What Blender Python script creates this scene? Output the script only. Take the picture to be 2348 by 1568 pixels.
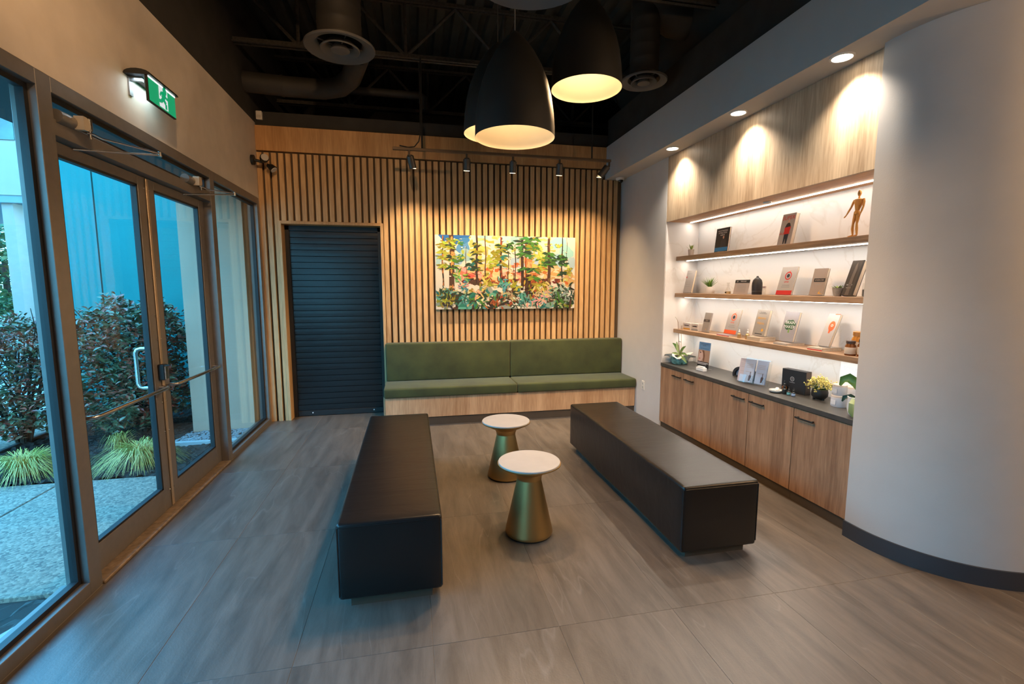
import bpy, bmesh, math, random
from mathutils import Vector, Matrix

for _o in list(bpy.data.objects):
    bpy.data.objects.remove(_o)
SC = bpy.context.scene
COL = SC.collection
PI = math.pi
R = math.radians
random.seed(7)

# ------------------------------------------------------------------ camera
F_PX, YAW, PITCH, EYE = 1084.3, R(11.941), R(6.575), 1.65
cd = bpy.data.cameras.new('camera')
cam = bpy.data.objects.new('camera', cd)
COL.objects.link(cam)
cam.location = (0, 0, EYE)
cam.rotation_euler = (PI / 2 - PITCH, 0, -YAW)
cd.sensor_width = 36.0
cd.sensor_fit = 'HORIZONTAL'
cd.lens = F_PX / 2348 * 36
cd.clip_start = 0.05
cd.clip_end = 300
SC.camera = cam

# ------------------------------------------------------------------ view + world
SC.view_settings.view_transform = 'Standard'
SC.view_settings.look = 'None'
SC.view_settings.exposure = 0.0
SC.view_settings.gamma = 1.0
SC.view_settings.use_curve_mapping = False
SC.cycles.max_bounces = 8
SC.cycles.diffuse_bounces = 4
SC.cycles.glossy_bounces = 4
SC.cycles.transparent_max_bounces = 12
SC.cycles.sample_clamp_indirect = 4.0
SC.cycles.caustics_reflective = False
SC.cycles.caustics_refractive = False

W = bpy.data.worlds.new('overcast_sky')
SC.world = W
W.use_nodes = True
_nt = W.node_tree
_nt.nodes.clear()
_out = _nt.nodes.new('ShaderNodeOutputWorld')
_bg = _nt.nodes.new('ShaderNodeBackground')
_tc = _nt.nodes.new('ShaderNodeTexCoord')
_sx = _nt.nodes.new('ShaderNodeSeparateXYZ')
_rp = _nt.nodes.new('ShaderNodeValToRGB')
_nt.links.new(_tc.outputs['Generated'], _sx.inputs[0])
_nt.links.new(_sx.outputs['Z'], _rp.inputs[0])
_nt.links.new(_rp.outputs[0], _bg.inputs[0])
_nt.links.new(_bg.outputs[0], _out.inputs[0])
_rp.color_ramp.elements[0].position = 0.0
_rp.color_ramp.elements[0].color = (0.22, 0.68, 1.0, 1)
_rp.color_ramp.elements[1].position = 0.7
_rp.color_ramp.elements[1].color = (0.10, 0.48, 0.95, 1)
_bg.inputs[1].default_value = 12.0

# ------------------------------------------------------------------ the room's own lamps and an added globe: strengths in watts
LAMP_PENDANT = 50.0
LAMP_TRACK = 105.0
LAMP_DOWN = 105.0
LED_STRIP = 4.3
LAMP_REAR = 60.0
WARM = (1.0, 0.61, 0.30)
WARM2 = (1.0, 0.72, 0.42)
NEUTRAL = (1.0, 0.87, 0.72)

# ------------------------------------------------------------------ pixel helpers (2348 x 1568 frame), used to place things at real positions
_fw = Vector((math.sin(YAW) * math.cos(PITCH), math.cos(YAW) * math.cos(PITCH), -math.sin(PITCH)))
_rt = Vector((math.cos(YAW), -math.sin(YAW), 0))
_up = _rt.cross(_fw)
_C = Vector((0, 0, EYE))


def ray(u, v):
    return _rt * ((u - 1174) / F_PX) - _up * ((v - 784) / F_PX) + _fw


def on_x(u, v, x):
    d = ray(u, v)
    return _C + d * (x / d.x)


def on_y(u, v, y):
    d = ray(u, v)
    return _C + d * (y / d.y)


def on_z(u, v, z):
    d = ray(u, v)
    return _C + d * ((z - EYE) / d.z)


# ------------------------------------------------------------------ materials
MATS = {}


def srgb(r, g, b):
    f = lambda c: (c / 255 / 12.92) if c / 255 <= 0.04045 else ((c / 255 + 0.055) / 1.055) ** 2.4
    return (f(r), f(g), f(b))


def new_mat(name):
    m = bpy.data.materials.new(name)
    m.use_nodes = True
    nt = m.node_tree
    return m, nt, nt.nodes['Principled BSDF']


def plain(name, col, rough=0.5, metal=0.0, var=0.06, vscale=6.0, bump=0.0, bscale=200.0, spec=0.5, coat=0.0, sheen=0.0, trans=0.0, stretch=(1, 1, 1)):
    if name in MATS:
        return MATS[name]
    m, nt, b = new_mat(name)
    b.inputs['Roughness'].default_value = rough
    b.inputs['Metallic'].default_value = metal
    b.inputs['Specular IOR Level'].default_value = spec
    b.inputs['Coat Weight'].default_value = coat
    b.inputs['Sheen Weight'].default_value = sheen
    b.inputs['Transmission Weight'].default_value = trans
    tc = nt.nodes.new('ShaderNodeTexCoord')
    mp = nt.nodes.new('ShaderNodeMapping')
    mp.inputs['Scale'].default_value = stretch
    nt.links.new(tc.outputs['Object'], mp.inputs[0])
    nz = nt.nodes.new('ShaderNodeTexNoise')
    nz.inputs['Scale'].default_value = vscale
    nz.inputs['Detail'].default_value = 4
    nt.links.new(mp.outputs[0], nz.inputs['Vector'])
    rp = nt.nodes.new('ShaderNodeValToRGB')
    rp.color_ramp.elements[0].position = 0.3
    rp.color_ramp.elements[1].position = 0.7
    rp.color_ramp.elements[0].color = tuple(c * (1 - var) for c in col) + (1,)
    rp.color_ramp.elements[1].color = tuple(min(1, c * (1 + var)) for c in col) + (1,)
    nt.links.new(nz.outputs['Fac'], rp.inputs[0])
    nt.links.new(rp.outputs[0], b.inputs['Base Color'])
    if bump:
        n2 = nt.nodes.new('ShaderNodeTexNoise')
        n2.inputs['Scale'].default_value = bscale
        n2.inputs['Detail'].default_value = 3
        nt.links.new(mp.outputs[0], n2.inputs['Vector'])
        bp = nt.nodes.new('ShaderNodeBump')
        bp.inputs['Strength'].default_value = bump
        bp.inputs['Distance'].default_value = 0.01
        nt.links.new(n2.outputs['Fac'], bp.inputs['Height'])
        nt.links.new(bp.outputs[0], b.inputs['Normal'])
    MATS[name] = m
    return m


def wood(name, dark, light, rough=0.5, axis='Z', scale=1.0, per_object=True):
    if name in MATS:
        return MATS[name]
    m, nt, b = new_mat(name)
    b.inputs['Roughness'].default_value = rough
    tc = nt.nodes.new('ShaderNodeTexCoord')
    oi = nt.nodes.new('ShaderNodeObjectInfo')
    ml = nt.nodes.new('ShaderNodeMath')
    ml.operation = 'MULTIPLY'
    ml.inputs[1].default_value = 37.0 if per_object else 0.0
    nt.links.new(oi.outputs['Random'], ml.inputs[0])
    ad = nt.nodes.new('ShaderNodeVectorMath')
    ad.operation = 'ADD'
    nt.links.new(tc.outputs['Object'], ad.inputs[0])
    nt.links.new(ml.outputs[0], ad.inputs[1])
    k = {'X': (0.08, 1, 1), 'Y': (1, 0.08, 1), 'Z': (1, 1, 0.08)}[axis]
    mp = nt.nodes.new('ShaderNodeMapping')
    mp.inputs['Scale'].default_value = tuple(s * scale for s in k)
    nt.links.new(ad.outputs[0], mp.inputs[0])
    n1 = nt.nodes.new('ShaderNodeTexNoise')
    n1.inputs['Scale'].default_value = 9
    n1.inputs['Detail'].default_value = 5
    n1.inputs['Distortion'].default_value = 0.4
    n2 = nt.nodes.new('ShaderNodeTexNoise')
    n2.inputs['Scale'].default_value = 70
    n2.inputs['Detail'].default_value = 3
    for n in (n1, n2):
        nt.links.new(mp.outputs[0], n.inputs['Vector'])
    mx = nt.nodes.new('ShaderNodeMath')
    mx.operation = 'MULTIPLY_ADD'
    mx.inputs[1].default_value = 0.45
    nt.links.new(n2.outputs['Fac'], mx.inputs[0])
    m3 = nt.nodes.new('ShaderNodeMath')
    m3.operation = 'MULTIPLY'
    m3.inputs[1].default_value = 0.6
    nt.links.new(n1.outputs['Fac'], m3.inputs[0])
    nt.links.new(m3.outputs[0], mx.inputs[2])
    rp = nt.nodes.new('ShaderNodeValToRGB')
    rp.color_ramp.elements[0].position = 0.36
    rp.color_ramp.elements[1].position = 0.68
    rp.color_ramp.elements[0].color = dark + (1,)
    rp.color_ramp.elements[1].color = light + (1,)
    nt.links.new(mx.outputs[0], rp.inputs[0])
    nt.links.new(rp.outputs[0], b.inputs['Base Color'])
    bp = nt.nodes.new('ShaderNodeBump')
    bp.inputs['Strength'].default_value = 0.08
    bp.inputs['Distance'].default_value = 0.004
    nt.links.new(n2.outputs['Fac'], bp.inputs['Height'])
    nt.links.new(bp.outputs[0], b.inputs['Normal'])
    MATS[name] = m
    return m


def glow(name, col, strength, base=0.8):
    if name in MATS:
        return MATS[name]
    m, nt, b = new_mat(name)
    b.inputs['Base Color'].default_value = (base, base, base, 1)
    b.inputs['Emission Color'].default_value = col + (1,)
    b.inputs['Emission Strength'].default_value = strength
    MATS[name] = m
    return m


def pane_mat(name, tint=(1, 1, 1), spec=0.008):
    """thin clear glazing: clear straight-through with a fresnel mirror on top"""
    if name in MATS:
        return MATS[name]
    m = bpy.data.materials.new(name)
    m.use_nodes = True
    nt = m.node_tree
    nt.nodes.clear()
    out = nt.nodes.new('ShaderNodeOutputMaterial')
    tr = nt.nodes.new('ShaderNodeBsdfTransparent')
    tr.inputs[0].default_value = tint + (1,)
    gl = nt.nodes.new('ShaderNodeBsdfGlossy')
    gl.inputs['Roughness'].default_value = 0.0
    gl.inputs[0].default_value = (1, 1, 1, 1)
    lw = nt.nodes.new('ShaderNodeLayerWeight')
    lw.inputs['Blend'].default_value = 0.5
    pw = nt.nodes.new('ShaderNodeMath'); pw.operation = 'POWER'; pw.inputs[1].default_value = 5.0
    nt.links.new(lw.outputs['Facing'], pw.inputs[0])
    fr = nt.nodes.new('ShaderNodeMath'); fr.operation = 'MULTIPLY_ADD'; fr.inputs[1].default_value = 0.90; fr.inputs[2].default_value = spec
    nt.links.new(pw.outputs[0], fr.inputs[0])
    mx = nt.nodes.new('ShaderNodeMixShader')
    nt.links.new(fr.outputs[0], mx.inputs[0])
    nt.links.new(tr.outputs[0], mx.inputs[1])
    nt.links.new(gl.outputs[0], mx.inputs[2])
    nt.links.new(mx.outputs[0], out.inputs[0])
    MATS[name] = m
    return m


def attr_mat(name, rough=0.55, attr='Col'):
    if name in MATS:
        return MATS[name]
    m, nt, b = new_mat(name)
    b.inputs['Roughness'].default_value = rough
    a = nt.nodes.new('ShaderNodeAttribute')
    a.attribute_name = attr
    nt.links.new(a.outputs['Color'], b.inputs['Base Color'])
    MATS[name] = m
    return m


# ------------------------------------------------------------------ mesh builder
class MB:
    def __init__(self):
        self.bm = bmesh.new()

    def box(self, x0, x1, y0, y1, z0, z1, bev=0.0, seg=2):
        x0, x1 = min(x0, x1), max(x0, x1)
        y0, y1 = min(y0, y1), max(y0, y1)
        z0, z1 = min(z0, z1), max(z0, z1)
        r = bmesh.ops.create_cube(self.bm, size=1.0)
        vs = r['verts']
        for v in vs:
            v.co = Vector(((x0 + x1) / 2 + v.co.x * (x1 - x0), (y0 + y1) / 2 + v.co.y * (y1 - y0), (z0 + z1) / 2 + v.co.z * (z1 - z0)))
        if bev > 0:
            es = list({e for v in vs for e in v.link_edges})
            bmesh.ops.bevel(self.bm, geom=es, offset=bev, segments=seg, profile=0.5, affect='EDGES')
        return self

    def tube(self, pts, rad, seg=10, cap=True):
        """tube along points; rad a number or one number for each point"""
        pts = [Vector(p) for p in pts]
        rads = rad if isinstance(rad, (list, tuple)) else [rad] * len(pts)
        rings = []
        up0 = None
        for i, p in enumerate(pts):
            if i == 0:
                t = pts[1] - p
            elif i == len(pts) - 1:
                t = p - pts[i - 1]
            else:
                t = (pts[i + 1] - p).normalized() + (p - pts[i - 1]).normalized()
            if t.length < 1e-9:
                t = Vector((0, 0, 1))
            t.normalize()
            if up0 is None:
                up0 = Vector((0, 0, 1)) if abs(t.z) < 0.9 else Vector((1, 0, 0))
            a = t.cross(up0)
            if a.length < 1e-6:
                a = t.cross(Vector((0, 1, 0)))
            a.normalize()
            b = a.cross(t).normalized()
            up0 = b
            rings.append([self.bm.verts.new(p + (a * math.cos(2 * PI * k / seg) + b * math.sin(2 * PI * k / seg)) * rads[i]) for k in range(seg)])
        for i in range(len(rings) - 1):
            for k in range(seg):
                self.bm.faces.new((rings[i][k], rings[i][(k + 1) % seg], rings[i + 1][(k + 1) % seg], rings[i + 1][k]))
        if cap:
            self.bm.faces.new(rings[0][::-1])
            self.bm.faces.new(rings[-1])
        return self

    def lathe(self, prof, c=(0, 0, 0), seg=32, close=False):
        """profile of (radius, z) about a vertical axis through c; radius 0 makes a pole"""
        rings = []
        for r, z in prof:
            if r <= 1e-6:
                rings.append([self.bm.verts.new((c[0], c[1], c[2] + z))])
            else:
                rings.append([self.bm.verts.new((c[0] + r * math.cos(2 * PI * k / seg), c[1] + r * math.sin(2 * PI * k / seg), c[2] + z)) for k in range(seg)])
        n = len(rings)
        for i in range(n if close else n - 1):
            a, b = rings[i], rings[(i + 1) % n]
            for k in range(seg):
                k2 = (k + 1) % seg
                if len(a) == 1 and len(b) == 1:
                    continue
                if len(a) == 1:
                    self.bm.faces.new((a[0], b[k2], b[k]))
                elif len(b) == 1:
                    self.bm.faces.new((a[k], a[k2], b[0]))
                else:
                    self.bm.faces.new((a[k], a[k2], b[k2], b[k]))
        return self

    def poly(self, pts):
        self.bm.faces.new([self.bm.verts.new(p) for p in pts])
        return self

    def prism(self, pts, d):
        """flat outline pushed along vector d"""
        d = Vector(d)
        a = [self.bm.verts.new(p) for p in pts]
        b = [self.bm.verts.new(Vector(p) + d) for p in pts]
        n = len(a)
        self.bm.faces.new(a[::-1])
        self.bm.faces.new(b)
        for i in range(n):
            self.bm.faces.new((a[i], a[(i + 1) % n], b[(i + 1) % n], b[i]))
        return self

    def mesh(self, name, mat, smooth=False):
        bmesh.ops.recalc_face_normals(self.bm, faces=self.bm.faces)
        me = bpy.data.meshes.new(name)
        self.bm.to_mesh(me)
        self.bm.free()
        if mat:
            me.materials.append(mat)
        if smooth:
            me.polygons.foreach_set('use_smooth', [True] * len(me.polygons))
            try:
                me.set_sharp_from_angle(angle=R(40))
            except Exception:
                pass
        return me


def obj(name, mb, mat, parent=None, smooth=False, loc=None, world=False):
    me = mb.mesh(name, mat, smooth) if isinstance(mb, MB) else mb
    o = bpy.data.objects.new(name, me)
    COL.objects.link(o)
    if parent is not None:
        o.parent = parent
        if world:
            p = parent
            off = Vector((0, 0, 0))
            while p is not None:
                off += Vector(p.location)
                p = p.parent
            o.location = -off
    if loc is not None:
        o.location = loc
    return o


def thing(name, label, cat, loc=(0, 0, 0), rot=(0, 0, 0), group=None):
    o = bpy.data.objects.new(name, None)
    o.empty_display_size = 0.1
    COL.objects.link(o)
    o.location = loc
    o.rotation_euler = rot
    o['label'] = label
    o['category'] = cat
    if group:
        o['group'] = group
    return o


def tag(o, label, cat, group=None):
    o['label'] = label
    o['category'] = cat
    if group:
        o['group'] = group
    return o


def struct(name, mb, mat, smooth=False):
    o = obj(name, mb, mat, smooth=smooth)
    o['kind'] = 'structure'
    return o


def struct_empty(name):
    o = bpy.data.objects.new(name, None)
    COL.objects.link(o)
    o['kind'] = 'structure'
    return o


def copy_tree(o, parent=None):
    c = o.copy()
    COL.objects.link(c)
    c.parent = parent
    for ch in list(o.children):
        copy_tree(ch, c)
    return c


def text(name, s, size, mat, parent, loc, rot=(PI / 2, 0, 0), maxw=None, align='CENTER', depth=0.0):
    cu = bpy.data.curves.new(name, 'FONT')
    cu.body = s
    cu.align_x = align
    cu.align_y = 'CENTER'
    if maxw:
        size = min(size, maxw / (0.58 * max(len(l) for l in s.split('\n'))))
    cu.size = size
    cu.extrude = depth
    cu.resolution_u = 3
    cu.materials.append(mat)
    tmp = bpy.data.objects.new(name, cu)
    COL.objects.link(tmp)
    me = bpy.data.meshes.new_from_object(tmp.evaluated_get(bpy.context.evaluated_depsgraph_get()))
    bpy.data.objects.remove(tmp)
    bpy.data.curves.remove(cu)
    me.name = name
    o = bpy.data.objects.new(name, me)
    COL.objects.link(o)
    o.parent = parent
    o.location = loc
    o.rotation_euler = rot
    return o


def lamp(name, kind, loc, power, col, parent=None, size=0.03, spot=None, blend=0.5, aim=None):
    ld = bpy.data.lights.new(name, kind)
    ld.energy = power
    ld.color = col
    if kind in ('POINT', 'SPOT'):
        ld.shadow_soft_size = size
    if kind == 'SPOT':
        ld.spot_size = spot
        ld.spot_blend = blend
    o = bpy.data.objects.new(name, ld)
    COL.objects.link(o)
    if parent:
        o.parent = parent
    o.location = loc
    if aim is not None:
        d = Vector(aim) - (Vector(loc) + (Vector(parent.location) if parent else Vector()))
        o.rotation_euler = d.to_track_quat('-Z', 'Y').to_euler()
    return o


# shared materials
M_CREAM = plain('cream_wall_paint', (0.60, 0.53, 0.46), 0.75, bump=0.05, bscale=120)
M_WHITE = plain('white_wall_paint', (0.57, 0.54, 0.51), 0.7, bump=0.04, bscale=120, var=0.02)
M_BLACKP = plain('black_ceiling_paint', (0.030, 0.027, 0.024), 0.8, var=0.2)
M_STEEL = plain('black_painted_steel', (0.055, 0.048, 0.041), 0.7, var=0.35, vscale=40, bump=0.4, bscale=90)
M_DUCT = plain('black_painted_duct', (0.036, 0.032, 0.028), 0.65, var=0.15)
M_ALU = plain('anodised_aluminium', (0.21, 0.19, 0.175), 0.42, metal=0.4, var=0.05, vscale=20)
M_GASKET = plain('black_rubber_gasket', (0.012, 0.012, 0.013), 0.5)
M_CHROME = plain('satin_steel', (0.62, 0.58, 0.54), 0.25, metal=1.0, var=0.03)
M_BLACK = plain('matt_black_metal', (0.012, 0.012, 0.012), 0.45)
M_SLAT = wood('oak_slat', srgb(176, 132, 84), srgb(220, 178, 126), 0.55)
M_HEADER = wood('oak_header', srgb(172, 124, 74), srgb(208, 160, 106), 0.55)
M_BENCHW = wood('pale_oak_bench', srgb(168, 126, 88), srgb(212, 172, 132), 0.5)
M_CAB = wood('oak_cabinet', srgb(132, 95, 70), srgb(182, 141, 108), 0.5)
M_PANEL = wood('oak_upper_panel', srgb(160, 134, 106), srgb(208, 184, 154), 0.5)
M_SHELF = wood('oak_shelf', srgb(120, 92, 68), srgb(170, 136, 104), 0.5, axis='Y')
M_BASEB = plain('charcoal_baseboard', (0.040, 0.042, 0.048), 0.5)
M_KICK = plain('bronze_kick', (0.075, 0.055, 0.038), 0.45)
M_GLASS = pane_mat('clear_glazing', (0.86, 0.95, 0.96))

# ================================================================== FLOOR
def tile_mat():
    m, nt, b = new_mat('grey_porcelain_tile')
    b.inputs['Specular IOR Level'].default_value = 0.8
    tc = nt.nodes.new('ShaderNodeTexCoord')
    oi = nt.nodes.new('ShaderNodeObjectInfo')
    ml = nt.nodes.new('ShaderNodeMath'); ml.operation = 'MULTIPLY'; ml.inputs[1].default_value = 53.0
    nt.links.new(oi.outputs['Random'], ml.inputs[0])
    ad = nt.nodes.new('ShaderNodeVectorMath'); ad.operation = 'ADD'
    nt.links.new(tc.outputs['Object'], ad.inputs[0]); nt.links.new(ml.outputs[0], ad.inputs[1])
    mp = nt.nodes.new('ShaderNodeMapping')
    mp.inputs['Rotation'].default_value = (0, 0, R(-14))
    mp.inputs['Scale'].default_value = (1.0, 0.16, 1.0)
    nt.links.new(ad.outputs[0], mp.inputs[0])
    n1 = nt.nodes.new('ShaderNodeTexNoise'); n1.inputs['Scale'].default_value = 11; n1.inputs['Detail'].default_value = 9; n1.inputs['Roughness'].default_value = 0.7; n1.inputs['Distortion'].default_value = 0.5
    n2 = nt.nodes.new('ShaderNodeTexNoise'); n2.inputs['Scale'].default_value = 130; n2.inputs['Detail'].default_value = 2
    nt.links.new(mp.outputs[0], n1.inputs['Vector']); nt.links.new(ad.outputs[0], n2.inputs['Vector'])
    rp = nt.nodes.new('ShaderNodeValToRGB')
    e = rp.color_ramp.elements
    e[0].position, e[0].color = 0.34, (0.078, 0.064, 0.052, 1)
    e[1].position, e[1].color = 0.68, (0.166, 0.137, 0.111, 1)
    nt.links.new(n1.outputs['Fac'], rp.inputs[0])
    n3 = nt.nodes.new('ShaderNodeTexNoise'); n3.inputs['Scale'].default_value = 3.0; n3.inputs['Detail'].default_value = 3; n3.inputs['Distortion'].default_value = 0.25
    mp3 = nt.nodes.new('ShaderNodeMapping'); mp3.inputs['Rotation'].default_value = (0, 0, R(-20)); mp3.inputs['Scale'].default_value = (1, 0.12, 1)
    nt.links.new(ad.outputs[0], mp3.inputs[0]); nt.links.new(mp3.outputs[0], n3.inputs['Vector'])
    vr = nt.nodes.new('ShaderNodeValToRGB')
    v = vr.color_ramp.elements
    v[0].position, v[0].color = 0.496, (0, 0, 0, 1)
    v[1].position, v[1].color = 0.5, (0.22, 0.22, 0.22, 1)
    v2 = v.new(0.504); v2.color = (0, 0, 0, 1)
    nt.links.new(n3.outputs['Fac'], vr.inputs[0])
    mx = nt.nodes.new('ShaderNodeMix'); mx.data_type = 'RGBA'
    nt.links.new(vr.outputs[0], mx.inputs['Factor'])
    nt.links.new(rp.outputs[0], mx.inputs['A'])
    mx.inputs['B'].default_value = (0.30, 0.28, 0.25, 1)
    nt.links.new(mx.outputs['Result'], b.inputs['Base Color'])
    rr = nt.nodes.new('ShaderNodeMapRange'); rr.inputs['To Min'].default_value = 0.33; rr.inputs['To Max'].default_value = 0.46
    nt.links.new(n1.outputs['Fac'], rr.inputs['Value']); nt.links.new(rr.outputs[0], b.inputs['Roughness'])
    bp = nt.nodes.new('ShaderNodeBump'); bp.inputs['Strength'].default_value = 0.12; bp.inputs['Distance'].default_value = 0.004
    nt.links.new(n2.outputs['Fac'], bp.inputs['Height']); nt.links.new(bp.outputs[0], b.inputs['Normal'])
    return m


floor = struct('floor', MB().box(-1.84, 6.0, -3.5, 6.42, -0.12, -0.002).box(-1.84, 6.0, 6.42, 9.1, -0.12, -0.002), plain('tile_grout', (0.36, 0.33, 0.30), 0.8))
M_TILE = tile_mat()
TX, TY, PX, PY = 0.06, 2.05, 0.61, 1.225
_tb = MB().box(-0.3042, 0.3042, -0.6117, 0.6117, -0.02, 0.0, 0.0006, 1).mesh('tile', M_TILE)
for i in range(-3, 10):
    for j in range(-5, 4):
        x0, x1 = TX + i * PX, TX + (i + 1) * PX
        y0, y1 = TY + j * PY, TY + (j + 1) * PY
        a0, a1, b0, b1 = max(x0, -1.73), min(x1, 6.0), max(y0, -3.5), min(y1, 6.40)
        if a1 - a0 < 0.02 or b1 - b0 < 0.02:
            continue
        if (a1 - a0) > 0.6 and (b1 - b0) > 1.2:
            obj('tile', _tb, None, floor, loc=((a0 + a1) / 2, (b0 + b1) / 2, 0))
        else:
            o = obj('tile', MB().box(a0 + .0013 - (a0 + a1) / 2, a1 - .0013 - (a0 + a1) / 2, b0 + .0013 - (b0 + b1) / 2, b1 - .0013 - (b0 + b1) / 2, -0.02, 0, 0.001, 1), M_TILE, floor,
                    loc=((a0 + a1) / 2, (b0 + b1) / 2, 0))

# ================================================================== WALLS
XI, XO = -1.73, -1.84
wl = MB()
wl.box(XO, XI, -3.5, 6.35, 2.69, 3.55)
wl.box(XO, XI, -3.5, -0.9, 0, 2.69)
wl.box(XO, XI, 6.19, 6.35, 0, 2.69)
wall_left = struct('wall_left', wl, M_CREAM)
obj('upper_black_band', MB().box(XO, XI, -3.5, 9.1, 3.55, 4.85), M_BLACKP, wall_left)

# slatted back wall
OX0, OX1, OZ = -1.50, -0.36, 2.405           # shutter opening
wb = MB()
M_BACKING = plain('dark_backing_board', (0.11, 0.075, 0.045), 0.8)
wb.box(-1.73, OX0 - .02, 6.24, 6.40, 0, 3.25)
wb.box(OX1 + .02, 2.90, 6.24, 6.40, 0, 3.25)
wb.box(OX0 - .02, OX1 + .02, 6.24, 6.40, OZ + .03, 3.25)
wall_back = struct('wall_back', wb, M_BACKING)
obj('header_panel', MB().box(-1.729, 2.609, 6.195, 6.24, 3.235, 3.515, .002, 1), M_HEADER, wall_back)
obj('upper_black_band', MB().box(-1.73, 2.9, 6.235, 6.40, 3.516, 3.68), M_BLACKP, wall_back)
SP, SW = 0.0782, 0.0535
_sl = {}


def slat_mesh(z0, z1):
    k = (round(z0, 3), round(z1, 3))
    if k not in _sl:
        _sl[k] = MB().box(-SW / 2, SW / 2, -0.021, 0.021, z0, z1, 0.002, 1).mesh('slat', M_SLAT)
    return _sl[k]


x = -1.661 - SP / 2
while x < 2.83:
    top = 3.215 if x < 2.57 else 3.095
    if OX0 + 0.02 < x < OX1 - 0.0:
        z0 = OZ + .035
    else:
        z0 = 0.0 if x < 0 else 0.06
    if x + SW / 2 < 2.85 and x - SW / 2 > -1.731 and not (OX1 - 0.0 <= x < OX1 + 0.06):
        obj('slat', slat_mesh(z0, top), None, wall_back, loc=(x, 6.2185, 0))
    x += SP
trim_of = struct_empty('trim_5')
obj('jamb_board', MB().box(OX0 - .035, OX0, 6.19, 6.40, 0, OZ + .035, .002, 1), M_SLAT, trim_of)
obj('jamb_board', MB().box(OX1, OX1 + .035, 6.19, 6.40, 0, OZ + .035, .002, 1), M_SLAT, trim_of)
obj('head_board', MB().box(OX0, OX1, 6.19, 6.40, OZ, OZ + .035, .002, 1), M_HEADER, trim_of)

# right side: far piece, curved near piece, niche, bulkhead
wr = MB().box(2.85, 3.40, 5.01, 6.40, 0, 3.10)
wall_right = struct('wall_right', wr, M_WHITE)
arc = [(3.45 - .65 * math.cos(a), 2.40 - .65 * math.sin(a)) for a in [PI / 2 * k / 28 for k in range(29)]]
out = [(3.40, 2.482), (2.80, 2.482)] + arc + [(6.0, 1.75), (6.0, 2.482)]
struct('wall_curved', MB().prism([(p[0], p[1], 0) for p in out], (0, 0, 3.10)), M_WHITE, smooth=True)
BULK = struct('ceiling_bulkhead', MB().box(2.61, 6.0, -3.5, 6.235, 3.10, 3.52), M_WHITE)
obj('upper_black_band', MB().box(2.64, 2.75, -3.5, 6.235, 3.52, 3.88), M_BLACKP, BULK)


def marble_mat():
    m, nt, b = new_mat('white_veined_marble')
    b.inputs['Roughness'].default_value = 0.3
    tc = nt.nodes.new('ShaderNodeTexCoord')
    mp = nt.nodes.new('ShaderNodeMapping'); mp.inputs['Rotation'].default_value = (R(35), 0.2, 0.1)
    nt.links.new(tc.outputs['Object'], mp.inputs[0])
    n = nt.nodes.new('ShaderNodeTexNoise'); n.inputs['Scale'].default_value = 1.6; n.inputs['Detail'].default_value = 6; n.inputs['Distortion'].default_value = 0.9
    nt.links.new(mp.outputs[0], n.inputs['Vector'])
    rp = nt.nodes.new('ShaderNodeValToRGB')
    e = rp.color_ramp.elements
    e[0].position, e[0].color = 0.485, (0.70, 0.675, 0.65, 1)
    e[1].position, e[1].color = 0.515, (0.70, 0.675, 0.65, 1)
    k = e.new(0.5); k.color = (0.64, 0.60, 0.56, 1)
    nt.links.new(n.outputs['Fac'], rp.inputs[0])
    nt.links.new(rp.outputs[0], b.inputs['Base Color'])
    return m


M_MARBLE = marble_mat()
wall_niche = struct('wall_niche', MB().box(3.26, 3.36, 2.482, 5.01, 0, 3.1), M_MARBLE)
obj('niche_side', MB().box(2.855, 3.26, 5.0, 5.012, 0, 2.39), M_MARBLE, wall_right)
# baseboards
bb = [(2.79, 2.484)] + [(3.45 - .662 * math.cos(a), 2.40 - .662 * math.sin(a)) for a in [PI / 2 * k / 28 for k in range(29)]] + [(5.99, 1.738)]
bi = [(3.45 - .648 * math.cos(a), 2.40 - .648 * math.sin(a)) for a in [PI / 2 * k / 28 for k in range(29)]]
poly = bb + [(5.99, 1.752)] + bi[::-1] + [(2.802, 2.484)]
struct('baseboard_right', MB().prism([(p[0], p[1], 0.0) for p in poly], (0, 0, 0.105)), M_BASEB, smooth=True)
struct('wall_rear', MB().box(-1.84, 6.1, -3.6, -3.5, 0, 4.85), plain('taupe_wall_paint', (0.16, 0.13, 0.11), 0.8))
struct('wall_far_right', MB().box(6.0, 6.1, -3.5, 9.1, 0, 4.85), M_WHITE)
struct('wall_plenum', MB().box(-1.84, 6.1, 9.0, 9.1, 0, 4.85).box(-1.84, -1.74, 6.41, 9.0, 0, 3.54), M_BLACKP)

# ------------------------------------------------------------------ ceiling deck: corrugated
dk = MB()
prof = []
xx = -1.84
while xx < 6.0:
    prof += [(xx, 4.75), (xx + .09, 4.75), (xx + .115, 4.80), (xx + .175, 4.80)]
    xx += .2
vs = dk.bm.verts
ra = [vs.new((p[0], -3.5, p[1])) for p in prof]
rb = [vs.new((p[0], 9.1, p[1])) for p in prof]
for i in range(len(prof) - 1):
    dk.bm.faces.new((ra[i], rb[i], rb[i + 1], ra[i + 1]))
dk.box(-1.9, 6.1, -3.6, 9.1, 4.85, 4.95)
CEIL = struct('ceiling', dk, plain('dark_metal_deck', (0.042, 0.042, 0.038), 0.7, var=0.2))

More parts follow.
